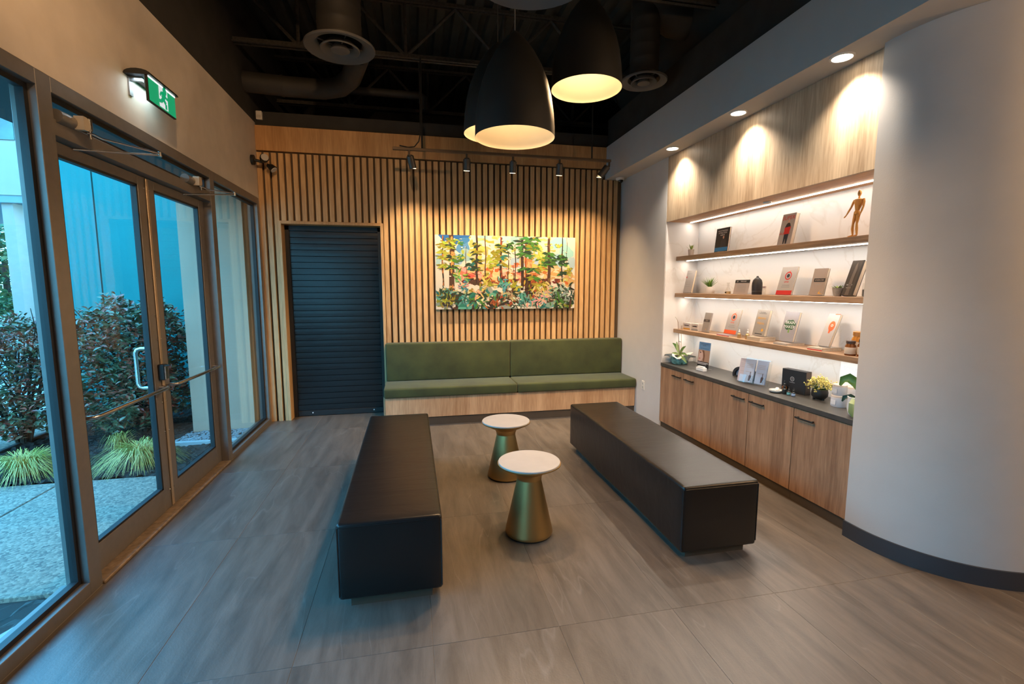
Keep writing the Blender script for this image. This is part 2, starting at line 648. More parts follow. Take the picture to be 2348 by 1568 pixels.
# unseen globe lamps, the second added to warm the upper curved wall, and one ceiling spot aimed at the wall over the doors
for (cx_, cy_, pw_) in ((4.4, .2, 2.3), (2.35, -.3, .8)):
    obj('unseen_globe_rod', MB().tube([(cx_, cy_, 3.02), (cx_, cy_, 4.76)], .008, 6), M_BLACK, CEIL)
    obj('unseen_globe_lamp', MB().lathe([(.02, .12), (.05, .10), (.11, .05), (.12, 0), (.11, -.05), (.07, -.10), (0, -.12)], (cx_, cy_, 2.92), 24), glow('opal_globe', (1.0, .76, .48), 4.0 * pw_), CEIL, smooth=True)
    lamp('unseen_globe_light', 'POINT', (cx_, cy_, 2.74), LAMP_REAR * pw_, WARM, None, size=.08)
obj('ceiling_spot', MB().tube([(-.55, 1.55, 3.78), (-.63, 1.66, 3.74)], .04, 16).tube([(-.55, 1.55, 3.78), (-.55, 1.55, 4.76)], .008, 6), M_BLACK, CEIL, smooth=True)
lamp('ceiling_spot_beam', 'SPOT', (-.64, 1.68, 3.737), LAMP_REAR * 2.0, WARM, None, size=.03, spot=R(74), blend=1.0, aim=(-1.73, 3.3, 3.2))
obj('ceiling_spot', MB().tube([(-.15, 1.45, 3.78), (-.17, 1.56, 3.76)], .04, 16).tube([(-.15, 1.45, 3.78), (-.15, 1.45, 4.76)], .008, 6), M_BLACK, CEIL, smooth=True)
lamp('ceiling_spot_beam', 'SPOT', (-.172, 1.58, 3.756), 150, WARM, None, size=.03, spot=R(46), blend=1.0, aim=(-1.0, 6.2, 3.0))

# ================================================================== STOREFRONT (left wall)
XG = -1.785


def gasket(parent, y0, y1, z0, z1, x=XG, w=0.026, d=0.018):
    m = MB()
    m.box(x - d, x + d, y0, y0 + w, z0, z1); m.box(x - d, x + d, y1 - w, y1, z0, z1)
    m.box(x - d, x + d, y0 + w, y1 - w, z0, z0 + w); m.box(x - d, x + d, y0 + w, y1 - w, z1 - w, z1)
    return obj('gasket', m, M_GASKET, parent)


def pane(parent, y0, y1, z0, z1, x=XG):
    return obj('pane', MB().box(x - .003, x + .003, y0 + .004, y1 - .004, z0 + .004, z1 - .004), M_GLASS, parent)


HT = 2.615
win1 = struct_empty('window_1')
obj('head', MB().box(XO, XI, -0.9, 2.80, HT, 2.69, .002, 1), M_ALU, win1)
obj('sill', MB().box(XO - .02, XI, -0.9, 2.80, 0.0, 0.072, .002, 1), M_ALU, win1)
obj('jamb', MB().box(XO, XI, -0.9, -0.82, 0.072, HT, .002, 1), M_ALU, win1)
obj('mullion', MB().box(XO, XI, 2.80, 2.90, 0.0, 2.69, .002, 1), M_ALU, win1)
gasket(win1, -0.82, 2.80, 0.072, HT)
pane(win1, -0.82, 2.80, 0.072, HT)

win3 = struct_empty('window_3')                      # transom light over the doors
obj('head', MB().box(XO, XI, 2.90, 4.80, HT, 2.69, .002, 1), M_ALU, win3)
obj('transom_bar', MB().box(XO, XI - .005, 2.90, 4.80, 2.412, 2.492, .002, 1), M_ALU, win3)
gasket(win3, 2.90, 4.80, 2.492, HT)
pane(win3, 2.90, 4.80, 2.492, HT)

win2 = struct_empty('window_2')                      # sidelight by the slatted wall
obj('mullion', MB().box(XO, XI, 4.80, 4.89, 0.0, 2.69, .002, 1), M_ALU, win2)
obj('head', MB().box(XO, XI, 4.89, 6.19, HT, 2.69, .002, 1), M_ALU, win2)
obj('sill', MB().box(XO - .02, XI, 4.89, 6.19, 0.0, 0.05, .002, 1), M_ALU, win2)
obj('jamb', MB().box(XO, XI, 6.13, 6.19, 0.05, HT, .002, 1), M_ALU, win2)
gasket(win2, 4.89, 6.13, 0.05, HT)
pane(win2, 4.89, 6.13, 0.05, HT)

struct('trim_1', MB().box(XO - .03, XI + .012, 2.90, 4.80, 0.0, 0.018, .004, 1), plain('door_threshold', (0.30, 0.22, 0.15), 0.6, metal=0.3, var=0.3, vscale=30))


def door_leaf(name, y0, y1, hinge_first, inactive=False):
    d = struct_empty(name)
    d.location = (-1.8175, y0 if hinge_first else y1, 0)
    xa, xb = -1.795, -1.84
    s = 0.10
    zt, zb, gt, gb = 2.408, 0.022, 2.345, 0.185
    for (a, b) in ((y0, y0 + s), (y1 - s, y1)):
        obj('stile', MB().box(xb, xa, a, b, zb, zt, .003, 1), M_ALU, d, world=True)
    obj('top_rail', MB().box(xb, xa, y0 + s, y1 - s, gt, zt, .002, 1), M_ALU, d, world=True)
    obj('bottom_rail', MB().box(xb, xa, y0 + s, y1 - s, zb, gb, .002, 1), M_ALU, d, world=True)
    m = MB()
    for (a, b, c, e) in ((y0 + s, y0 + s + .014, gb, gt), (y1 - s - .014, y1 - s, gb, gt), (y0 + s, y1 - s, gb, gb + .014), (y0 + s, y1 - s, gt - .014, gt)):
        m.box(-1.835, -1.80, a, b, c, e)
    obj('gasket', m, M_GASKET, d, world=True)
    obj('pane', MB().box(-1.820, -1.814, y0 + s + .004, y1 - s - .004, gb + .004, gt - .004), M_GLASS, d, world=True)
    # push bar, bent back to the stiles
    xb2 = -1.725
    ya, yb = y0 + .05, y1 - .05
    pts = [(-1.797, ya, .935), (-1.765, ya + .004, .935), (-1.735, ya + .018, .935), (xb2, ya + .05, .935), (xb2, yb - .05, .935), (-1.735, yb - .018, .935), (-1.765, yb - .004, .935), (-1.797, yb, .935)]
    obj('push_bar', MB().tube(pts, .0125, 12), M_CHROME, d, smooth=True, world=True)
    # outside pull handle, a bent loop
    yh = (y1 - .06) if hinge_first else (y0 + .06)
    if not inactive:
        hp = [(-1.84, yh, 1.22), (-1.885, yh, 1.22), (-1.91, yh, 1.212), (-1.92, yh, 1.19), (-1.92, yh, .97), (-1.91, yh, .945), (-1.885, yh, .937), (-1.84, yh, .937)]
        obj('pull_handle', MB().tube(hp, .0125, 12), M_CHROME, d, smooth=True, world=True)
    # screws on the stile
    sc = MB()
    for z in (2.33, 1.72, 1.45, 1.28, .82, .60, .16):
        ys = yh + (.035 if hinge_first else -.035)
        sc.bm.verts.ensure_lookup_table()
        r = bmesh.ops.create_uvsphere(sc.bm, u_segments=8, v_segments=5, radius=.006, matrix=Matrix.Translation((-1.795, ys, z)))
    o = obj('screw', sc, M_CHROME, d, smooth=True, world=True)
    o['kind'] = 'stuff'
    return d


d1 = door_leaf('door_1', 2.905, 3.852, True)
d2 = door_leaf('door_2', 3.858, 4.797, False, inactive=True)
obj('astragal', MB().box(-1.795, -1.785, 3.838, 3.866, .03, 2.40, .003, 1), plain('pale_astragal', (0.55, 0.42, 0.28), 0.35, metal=0.6), d1, world=True)
lk = MB().box(-1.795, -1.752, 3.80, 3.852, .985, 1.10, .006, 2)
lock = obj('lock_box', lk, M_BLACK, d1, world=True)
obj('lock_plate', MB().box(-1.755, -1.748, 3.806, 3.848, .99, 1.085, .003, 1), M_CHROME, lock, world=False)
obj('thumb_turn', MB().box(-1.750, -1.712, 3.795, 3.81, 1.088, 1.10, .003, 1), M_BLACK, lock, world=False)


def closer(door, y, pivot_y, elbow_y, brk_y):
    bm_ = MB().tube([(-1.735, y - .11, 2.512), (-1.735, y, 2.512)], .033, 16)
    c = obj('door_closer', bm_, M_ALU, door, smooth=True, world=True)
    # D-shaped cover cap
    pts = [(-1.72, y, 2.48)]
    for k in range(9):
        a = -PI / 2 + PI * k / 8
        pts.append((-1.72, y + .025 + .03 * math.cos(a), 2.515 + .035 * math.sin(a)))
    pts.append((-1.72, y, 2.55))
    off = -Vector(door.location) - Vector(c.location)
    obj('cover_cap', MB().prism(pts, (.045, 0, 0)), plain('cap_silver', (.72, .62, .48), .4, metal=.4), c)
    kb = MB().tube([(-1.70, pivot_y, 2.56), (-1.70, pivot_y, 2.50)], .014, 12)
    kb.tube([(-1.70, pivot_y, 2.51), (-1.70, pivot_y, 2.455)], .009, 12)
    obj('spindle', kb, M_CHROME, c, smooth=True)
    obj('arm', MB().tube([(-1.705, pivot_y - .02, 2.485), (-1.69, pivot_y + .01, 2.485), (-1.665, pivot_y + .04, 2.472), (-1.50, elbow_y, 2.472)], .006, 8), M_CHROME, c, smooth=True)
    obj('arm', MB().tube([(-1.50, elbow_y, 2.46), (-1.79, brk_y, 2.40)], .006, 8).tube([(-1.50, elbow_y, 2.48), (-1.50, elbow_y, 2.452)], .010, 10), M_CHROME, c, smooth=True)
    return c


closer(d1, 3.03, 3.12, 3.42, 3.12)
closer(d2, 4.43, 4.52, 4.69, 4.40)

# ================================================================== OUTDOORS
def agg_mat():
    m, nt, b = new_mat('exposed_aggregate_concrete')
    b.inputs['Roughness'].default_value = 0.85
    tc = nt.nodes.new('ShaderNodeTexCoord')
    v = nt.nodes.new('ShaderNodeTexVoronoi'); v.inputs['Scale'].default_value = 62
    nt.links.new(tc.outputs['Object'], v.inputs['Vector'])
    rp = nt.nodes.new('ShaderNodeValToRGB')
    e = rp.color_ramp.elements
    e[0].position, e[0].color = 0.1, (0.13, 0.10, 0.08, 1)
    e[1].position, e[1].color = 0.9, (0.40, 0.28, 0.20, 1)
    nt.links.new(v.outputs['Color'], rp.inputs[0])
    nt.links.new(rp.outputs[0], b.inputs['Base Color'])
    bp = nt.nodes.new('ShaderNodeBump'); bp.inputs['Strength'].default_value = 0.5; bp.inputs['Distance'].default_value = 0.004; bp.invert = True
    nt.links.new(v.outputs['Distance'], bp.inputs['Height']); nt.links.new(bp.outputs[0], b.inputs['Normal'])
    return m


M_AGG = agg_mat()
M_CONC = plain('pale_concrete', (0.42, 0.42, 0.41), 0.85, bump=0.2)
GZ = -0.03
gr = struct('ground_outside', MB().box(-60, -1.86, -20, 80, GZ - .2, GZ - .03), plain('dark_soil', (0.03, 0.026, 0.022), 0.95))
pv = struct_empty('sidewalk_paving')
for (a, b, c, d) in ((-1.87, -3.0, 2.92, 4.66), (-3.01, -4.15, 2.92, 4.66), (-4.16, -6.2, 2.92, 4.66), (-6.21, -8.3, 2.92, 4.66), (-1.87 - .75, -4.15, -2.0, 2.2), (-4.16, -8.3, -2.0, 2.91),
                     (-4.16, -6.2, 4.67, 7.0), (-6.21, -8.3, 4.67, 7.0), (-4.9, -8.3, 7.01, 10.2)):
    obj('slab', MB().box(a, b, c, d, GZ - .1, GZ, .006, 1), M_AGG, pv)
struct('road_outside', MB().box(-60, -8.31, -20, 60, GZ - .1, GZ - .02), plain('pale_asphalt', (0.30, 0.31, 0.32), 0.9, var=0.2, vscale=3))
# planting bed by the wall
rnd = random.Random(3)


def bumpy(x0, x1, y0, y1, z, amp, n, m, seed):
    rr = random.Random(seed)
    mb = MB()
    g = [[mb.bm.verts.new((x0 + (x1 - x0) * i / n, y0 + (y1 - y0) * j / m, z + rr.uniform(-amp, amp))) for j in range(m + 1)] for i in range(n + 1)]
    for i in range(n):
        for j in range(m):
            mb.bm.faces.new((g[i][j], g[i + 1][j], g[i + 1][j + 1], g[i][j + 1]))
    return mb


o = struct('planting_bed', bumpy(-4.12, -1.86, 4.67, 7.38, GZ + .005, .022, 70, 80, 4), plain('bark_mulch', (0.030, 0.022, 0.017), 0.95, var=0.6, vscale=40, bump=0.8, bscale=120))
struct('trim_2', MB().box(-2.55, -1.86, 5.50, 5.54, GZ - .05, GZ + .045, .006, 1), M_CONC)
struct('trim_3', MB().box(-4.17, -4.12, 4.66, 7.38, GZ - .05, GZ + .03, .006, 1), plain('dark_edging', (0.05, 0.05, 0.05), 0.8))
# pebbles between the kerb and the wall
pb = MB()
for k in range(420):
    x, y, r = rnd.uniform(-2.55, -1.88), rnd.uniform(5.55, 5.98), rnd.uniform(.010, .022)
    bmesh.ops.create_icosphere(pb.bm, subdivisions=1, radius=r, matrix=Matrix.Translation((x, y, GZ + .02)) @ Matrix.Diagonal((1, 1.3, .6, 1)))
o = obj('pebbles', pb, plain('grey_pebbles', (0.26, 0.27, 0.28), 0.7, var=0.5, vscale=30), smooth=True)
o['kind'] = 'stuff'; o['label'] = 'grey pebbles in a strip at the foot of the cream outside wall'
# mulch chips
ch = MB()
for k in range(900):
    x, y = rnd.uniform(-4.0, -1.95), rnd.uniform(4.72, 6.6)
    if y > 5.45 and x > -2.6:
        continue
    a = rnd.uniform(0, PI)
    l, w = rnd.uniform(.012, .035), rnd.uniform(.005, .012)
    M = Matrix.Translation((x, y, GZ + .022)) @ Matrix.Rotation(a, 4, 'Z') @ Matrix.Rotation(rnd.uniform(-.5, .5), 4, 'X') @ Matrix.Diagonal((l, w, .006, 1))
    bmesh.ops.create_cube(ch.bm, size=1, matrix=M)
o = obj('bark_chips', ch, plain('bark_chips', (0.06, 0.045, 0.035), 0.9, var=0.7, vscale=60))
o['kind'] = 'stuff'; o['label'] = 'dark bark chips over the soil of the planting bed'
# narrow planter strip by the near window
struct('planter_strip', bumpy(-2.60, -1.87, -0.5, 2.90, GZ - .03, .012, 20, 60, 9), plain('damp_soil', (0.05, 0.05, 0.045), 0.9, var=0.4, vscale=30))
struct('trim_4', MB().prism([(-2.05, 2.28, GZ - .03), (-1.90, 2.66, GZ - .03), (-1.86, 2.66, GZ - .03), (-1.86, 2.70, GZ - .03), (-1.92, 2.70, GZ - .03), (-2.09, 2.29, GZ - .03), (-2.12, 1.2, GZ - .03), (-2.08, 1.2, GZ - .03)], (0, 0, .05)), M_CONC)
# walls outdoors
tw = struct('wall_teal_outside', MB().box(-4.72, -4.08, 7.41, 7.7, -.2, 5.0).box(-4.06, -2.4, 7.41, 7.7, -.2, 5.0).box(-4.09, -4.05, 7.44, 7.7, -.2, 5.0), plain('teal_render', (0.002, 0.175, 0.165), 0.75, var=0.05, vscale=2, bump=0.1, bscale=60))
struct('wall_cream_outside', MB().box(-2.52, -1.86, 6.0, 7.41, GZ - .1, 2.749), plain('cream_render', (0.56, 0.34, 0.235), 0.85, var=0.04, vscale=3, bump=0.2, bscale=90))
struct('canopy_roof', MB().box(-2.60, -1.85, -3.5, 7.40, 2.75, 3.05), plain('dark_soffit', (0.05, 0.055, 0.055), 0.7))


# unseen block added across the road to hold back low sky light
ob = struct_empty('added_street_block')
obj('wall', MB().box(-18, -12.5, -22, 8.5, 0, 4.7), plain('dull_cladding', (.30, .26, .24), .8), ob, world=True)
for k in range(7):
    obj('window', MB().box(-12.52, -12.45, -20 + k * 4, -18 + k * 4, 1.0, 2.6), plain('dark_window_glass', (.05, .09, .08), .08, spec=.8, var=.6, vscale=1.5), ob, world=True)

# -- far building seen past the near mullion
WB = thing('far_building', 'white building with tall framed windows across the road outside', 'building', (-10, 12.6, 0))
M_WB = plain('white_cladding', (0.40, 0.27, 0.22), 0.6, var=0.03)
obj('fascia', MB().box(-13, -7.72, 12.0, 16, 3.55, 4.62), M_WB, WB, world=True)
obj('soffit', MB().box(-13, -7.74, 12.02, 16, 3.40, 3.55), plain('grey_soffit', (.20, .23, .23), .7), WB, world=True)
for xc in (-8.22, -10.4, -12.6):
    obj('column', MB().box(xc - .10, xc + .10, 12.1, 12.4, 0, 3.41), M_WB, WB, world=True)
obj('wall', MB().box(-8.0, -7.2, 13.0, 15.9, 0, 3.42), M_WB, WB, world=True)
for (x0, z0, x1, z1) in ((-7.98, 1.98, -7.62, 3.28), (-7.95, .2, -7.62, 1.72)):
    w = obj('window_frame', MB().box(x0 - .04, x0 + .03, 12.90, 13.0, z0, z1).box(x0 - .04, x1, 12.90, 13.0, z0 - .06, z0).box(x0 - .04, x1, 12.90, 13.0, z1, z1 + .06), M_WB, WB, world=True)
    obj('pane', MB().box(x0 + .03, x1, 12.96, 12.98, z0, z1), plain('dark_window_glass', (.05, .09, .08), .08, spec=.8, var=.6, vscale=1.5), WB, world=True)
up = obj('upper_storey', MB().box(-13, -8.0, 12.6, 16, 4.62, 6.6), M_WB, WB, world=True)
for xc in (-9.3, -8.55):
    obj('window', MB().box(xc - .28, xc + .28, 12.57, 12.6, 4.80, 5.6), plain('dark_window_glass', (.05, .09, .08), .08), WB, world=True)


def leaf_cloud(mb, c, rad, n, size, rr, flat=1.0):
    for _ in range(n):
        while True:
            p = Vector((rr.uniform(-1, 1), rr.uniform(-1, 1), rr.uniform(-1, 1)))
            if 0.35 < p.length < 1:
                break
        p = Vector((c[0] + p.x * rad[0], c[1] + p.y * rad[1], c[2] + p.z * rad[2]))
        add_leaf(mb, p, size * rr.uniform(.7, 1.3), rr)


def leaf_pts(l, w):
    return [(0, 0, 0), (l * .35, w, l * .10), (l * .75, w * .7, l * .06), (l, 0, -l * .05), (l * .75, -w * .7, l * .06), (l * .35, -w, l * .10), (l * .4, 0, 0), (l * .75, 0, -.01 * l)]


LF = ((0, 6, 1), (1, 6, 7, 2), (2, 7, 3), (0, 5, 6), (5, 4, 7, 6), (4, 3, 7))


def add_leaf(mb, p, l, rr, M=None):
    if M is None:
        M = Matrix.Rotation(rr.uniform(0, 2 * PI), 4, 'Z') @ Matrix.Rotation(rr.uniform(-.9, .5), 4, 'Y') @ Matrix.Rotation(rr.uniform(-.7, .7), 4, 'X')
    v = [mb.bm.verts.new(M @ Vector(q) + Vector(p)) for q in leaf_pts(l, l * .24)]
    for f in LF:
        mb.bm.faces.new([v[i] for i in f])


def leaf_mat(name, cols, rough=0.35):
    m, nt, b = new_mat(name)
    b.inputs['Roughness'].default_value = rough
    tc = nt.nodes.new('ShaderNodeTexCoord')
    oi = nt.nodes.new('ShaderNodeObjectInfo')
    ml = nt.nodes.new('ShaderNodeMath'); ml.operation = 'MULTIPLY'; ml.inputs[1].default_value = 91.0
    nt.links.new(oi.outputs['Random'], ml.inputs[0])
    ad = nt.nodes.new('ShaderNodeVectorMath'); ad.operation = 'ADD'
    nt.links.new(tc.outputs['Object'], ad.inputs[0]); nt.links.new(ml.outputs[0], ad.inputs[1])
    n = nt.nodes.new('ShaderNodeTexNoise'); n.inputs['Scale'].default_value = 6; n.inputs['Detail'].default_value = 3
    nt.links.new(ad.outputs[0], n.inputs['Vector'])
    rp = nt.nodes.new('ShaderNodeValToRGB')
    e = rp.color_ramp.elements
    e[0].position, e[0].color = 0.34, cols[0] + (1,)
    e[1].position, e[1].color = 0.66, cols[-1] + (1,)
    for i, c in enumerate(cols[1:-1]):
        k = e.new(0.34 + 0.32 * (i + 1) / (len(cols) - 1)); k.color = c + (1,)
    nt.links.new(n.outputs['Fac'], rp.inputs[0]); nt.links.new(rp.outputs[0], b.inputs['Base Color'])
    return m


M_BUSH = leaf_mat('photinia_leaf', [(0.08, 0.11, 0.06), (0.11, 0.14, 0.065), (0.20, 0.15, 0.08), (0.46, 0.07, 0.045), (0.14, 0.12, 0.06)], 0.3)
M_BARK = plain('bark', (0.05, 0.035, 0.025), 0.9, var=0.4, vscale=30)
M_FAR = leaf_mat('far_tree_leaf', [(0.02, 0.07, 0.03), (0.06, 0.11, 0.03), (0.16, 0.13, 0.03)], 0.6)


def bush(name, label, c, rad, n_single, n_rest, seed, size=.075):
    rr = random.Random(seed)
    b = thing(name, label, 'bush', (c[0], c[1], GZ))
    st = MB()
    for k in range(16):
        a = rr.uniform(0, 2 * PI)
        q = Vector((rad[0] * .8 * math.cos(a) * rr.uniform(.3, 1), rad[1] * .8 * math.sin(a) * rr.uniform(.3, 1), c[2] + rad[2] * rr.uniform(.2, .85)))
        m1 = q * .45 + Vector((rr.uniform(-.06, .06), rr.uniform(-.06, .06), .05))
        st.tube([(q.x * .12, q.y * .12, 0), tuple(m1), tuple(q)], [.018, .012, .004], 6)
        for j in range(2):
            e2 = q + Vector((rr.uniform(-.3, .3), rr.uniform(-.3, .3), rr.uniform(-.1, .25)))
            st.tube([tuple(m1.lerp(q, .4)), tuple(e2)], [.008, .003], 5)
    obj('stems', st, M_BARK, b, smooth=True)
    fo = MB()
    lm = [MB() for _ in range(3)]
    pts = []
    for _ in range(n_single + n_rest):
        while True:
            p = Vector((rr.uniform(-1, 1), rr.uniform(-1, 1), rr.uniform(-1, 1)))
            q4 = (p.x ** 4 + p.y ** 4 + p.z ** 4) ** .25
            if .4 < q4 < .96 and rr.random() < q4 ** 2:
                break
        lump = 1 + .16 * math.sin(p.x * 7 + seed) * math.cos(p.z * 6 + p.y * 5)
        pts.append(Vector((p.x * rad[0] * lump, p.y * rad[1] * lump, c[2] + p.z * rad[2] * lump)))
    pts.sort(key=lambda p: (p + Vector((c[0], c[1], 0)) - _C).length)
    meshes = []
    for k in range(4):
        mb = MB(); add_leaf(mb, (0, 0, 0), size * (0.85 + .12 * k), rr, Matrix.Rotation(rr.uniform(-.4, .4), 4, 'X'))
        meshes.append(mb.mesh('leaf', M_BUSH))
    step = max(1, len(pts) // 2 // max(1, n_single))
    single = set(range(0, n_single * step, step))
    for i, p in enumerate(pts):
        if i in single:
            o = obj('leaf', meshes[i % 4], None, b, loc=p)
            o.rotation_euler = (rr.uniform(-.7, .7), rr.uniform(-.9, .5), rr.uniform(0, 2 * PI))
        else:
            add_leaf(fo, p, size * rr.uniform(.75, 1.25), rr)
    o = obj('foliage', fo, M_BUSH, b)
    o['kind'] = 'stuff'
    return b


bush('red_leaved_bush', 'tall bush of dark green and dark red leaves against the teal wall', (-3.12, 6.15, .82), (.45, .60, .72), 200, 8000, 5, .068)
bush('red_leaved_bush', 'loose bush of red-tinged leaves reaching over the pale path beyond the near window', (-4.14, 5.95, .74), (.44, .56, .62), 150, 4800, 8, .068)


def grass(label, c, n, spread, h, seed):
    rr = random.Random(seed)
    g = thing('ornamental_grass', label, 'grass clump', (c[0], c[1], GZ))
    mb = MB()
    for k in range(n):
        a = rr.uniform(0, 2 * PI)
        l = spread * rr.uniform(.5, 1.05)
        hh = h * rr.uniform(.6, 1.1)
        bx, by = rr.uniform(-.05, .05), rr.uniform(-.05, .05)
        w = .0032
        px, py = -math.sin(a) * w, math.cos(a) * w
        prev = None
        for t in (0, .25, .5, .75, 1):
            r = l * t
            z = hh * (math.sin(PI * min(1.0, t ** .75 * .93)))
            q = (bx + r * math.cos(a), by + r * math.sin(a), max(.01, z))
            f = 1 - t * .8
            cur = (mb.bm.verts.new((q[0] + px * f, q[1] + py * f, q[2])), mb.bm.verts.new((q[0] - px * f, q[1] - py * f, q[2])))
            if prev:
                mb.bm.faces.new((prev[0], prev[1], cur[1], cur[0]))
            prev = cur
    o = obj('blades', mb, leaf_mat('variegated_grass', [(0.34, 0.27, 0.03), (0.78, 0.46, 0.13)], 0.5), g)
    o['kind'] = 'stuff'
    return g


grass('yellow-green grass clump at the bed edge seen through the near window', (-3.42, 4.88), 420, .46, .20, 1)
grass('yellow-green grass clump at the bed edge seen through the first glass door', (-2.55, 4.98), 420, .44, .21, 2)
grass('small pale grass tuft under the bush behind the push bar', (-3.02, 5.55), 90, .16, .17, 6)


def far_tree(label, c, rad, n, seed, size):
    rr = random.Random(seed)
    t = thing('tree', label, 'tree', (c[0], c[1], GZ))
    obj('trunk', MB().tube([(0, 0, 0), (0.05, 0, c[2])], [.14, .08], 8), M_BARK, t)
    mb = MB()
    leaf_cloud(mb, (0, 0, c[2]), rad, n, size, rr)
    o = obj('foliage', mb, M_FAR, t)
    o['kind'] = 'stuff'


far_tree('tall tree with thin crown beyond the white building', (-17.5, 24, 5.0), (2.2, 2.2, 2.6), 1500, 11, .35)
far_tree('orange-tinged tree behind the white column outside', (-14.6, 21, 2.6), (1.8, 1.6, 1.6), 1300, 12, .30)
far_tree('low green hedge-like shrub across the road', (-14.2, 19, .7), (2.2, .9, .75), 1300, 13, .25)

# ================================================================== CEILING SERVICES
def joist(y, label, web_x0):
    j = thing('roof_joist', label, 'joist', (0, y, 4.15), group=None)
    zc, zt = 4.15, 4.72
    for dy in (-.045, .012):
        m = MB()
        m.box(-1.73, 5.9, y + dy, y + dy + .033, zc - .004, zc + .004)
        m.box(-1.73, 5.9, (y + dy + .029) if dy < 0 else (y + dy), (y + dy + .033) if dy < 0 else (y + dy + .004), zc, zc + .05)
        obj('bottom_chord', m, M_STEEL, j, world=True)
        obj('top_chord', MB().box(-1.73, 5.9, y + dy, y + dy + .033, zt, zt + .03), M_STEEL, j, world=True)
    x = web_x0
    while x < 5.6:
        for (a, b) in (((x, zc + .02), (x + .55, zt)), ((x, zc + .02), (x - .55, zt)), ((x, zc + .02), (x, zt))):
            if min(a[0], b[0]) < -1.72:
                continue
            obj('web_bar', MB().tube([(a[0], y, a[1]), (b[0], y, b[1])], .019, 6), M_STEEL, j, world=True)
        x += 1.1
    return j


joist(4.08, 'open web steel joist nearest the pendant lamps, running wall to wall', -1.1)
joist(5.65, 'open web steel joist above the front edge of the green bench', -1.1)
joist(7.30, 'open web steel joist farthest back, seen over the oak header panel', -.8)

M_DIFF = plain('grey_diffuser', (0.11, 0.105, 0.10), 0.55)


def diffuser(label, x, y, z, r, neck):
    d = thing('ceiling_diffuser', label, 'air vent', (x, y, z))
    obj('outer_ring', MB().lathe([(r, .0), (r, .012), (r * .66, .06), (r * .62, .055), (r * .70, .02), (r * .98, -.006)], seg=40, close=True), M_DIFF, d, smooth=True)
    obj('middle_cone', MB().lathe([(r * .56, -.012), (r * .56, -.004), (r * .36, .05), (r * .34, .045), (r * .40, .01), (r * .54, -.016)], seg=36, close=True), M_DIFF, d, smooth=True)
    obj('inner_cone', MB().lathe([(0, -.02), (r * .20, -.024), (r * .27, -.018), (r * .27, -.008), (r * .14, .04), (0, .04)], seg=32), M_DIFF, d, smooth=True)
    sp = MB()
    for a in (0.4, 0.4 + PI / 2, .4 + PI, .4 + 1.5 * PI):
        sp.tube([(r * .2 * math.cos(a), r * .2 * math.sin(a), .02), (r * .66 * math.cos(a), r * .66 * math.sin(a), .04)], .006, 6)
    obj('spokes', sp, M_DIFF, d)['kind'] = 'stuff'
    nr = r * .62
    m = MB()
    prof = [(r * .66, .04), (nr, .055)]
    zz = .06
    while zz < neck:
        prof += [(nr, zz), (nr + .004, zz + .012), (nr, zz + .024)]
        zz += .12
    prof += [(nr, neck)]
    m.lathe(prof, seg=32)
    obj('duct_neck', m, M_DUCT, d, smooth=True)
    return d


diffuser('large round ceiling diffuser on a drop duct left of the pendants', -.565, 4.66, 3.742, .30, 1.0)
diffuser('small round ceiling diffuser near the bulkhead above the shelves', 2.31, 4.59, 3.68, .225, .95)
_d = ray(1222, -65)
_p = _C + _d * (F_PX * .6 / 300)
diffuser('round ceiling diffuser cut off by the top edge, above the pendants', _p.x, _p.y, _p.z, .30, .75)

D1 = thing('air_duct', 'round black duct with an elbow in front of the farthest joist', 'duct', (-1.2, 5.95, 3.86))
pts = [(-1.73, 5.93, 3.88), (-1.3, 5.95, 3.87), (-.92, 5.95, 3.87), (-.72, 5.86, 3.88), (-.58, 5.62, 3.89), (-.45, 5.2, 3.95)]
obj('pipe', MB().tube(pts, .105, 20), M_DUCT, D1, smooth=True, world=True)
obj('collar', MB().tube([(-1.36, 5.95, 3.872), (-1.33, 5.95, 3.872)], .112, 20), M_DUCT, D1, smooth=True, world=True)
D2 = thing('air_duct', 'large black duct running along the top of the white bulkhead', 'duct', (3.1, 4, 4.1))
obj('pipe', MB().tube([(3.05, .5, 4.25), (3.05, 6.2, 4.25)], .33, 28), M_DUCT, D2, smooth=True, world=True)
br = MB().tube([(3.05, 4.59, 4.25), (2.62, 4.59, 4.30), (2.36, 4.59, 4.42)], .17, 20)
obj('branch', br, M_DUCT, D2, smooth=True, world=True)
obj('collar', MB().tube([(3.05, 3.3, 4.25), (3.05, 3.35, 4.25)], .345, 28), M_DUCT, D2, smooth=True, world=True)
D3 = thing('sprinkler_pipe', 'thin dark sprinkler pipe with an elbow behind the second joist', 'pipe', (0, 6.6, 4.1))
obj('pipe', MB().tube([(-.9, 6.6, 4.13), (.16, 6.6, 4.13), (.22, 6.6, 4.10), (.22, 6.6, 3.95)], .05, 12), M_DUCT, D3, smooth=True, world=True)

# ------------------------------------------------------------------ pendants
M_SHADE = plain('brown_black_shade', (0.014, 0.012, 0.009), 0.6, var=0.1)
M_SHADEIN = plain('cream_shade_lining', (0.66, 0.56, 0.40), 0.6, var=0.02)
M_CORD = plain('pale_cord', (0.16, 0.13, 0.11), 0.7)
M_BULB = glow('warm_bulb', (1.0, 0.72, 0.38), 5)


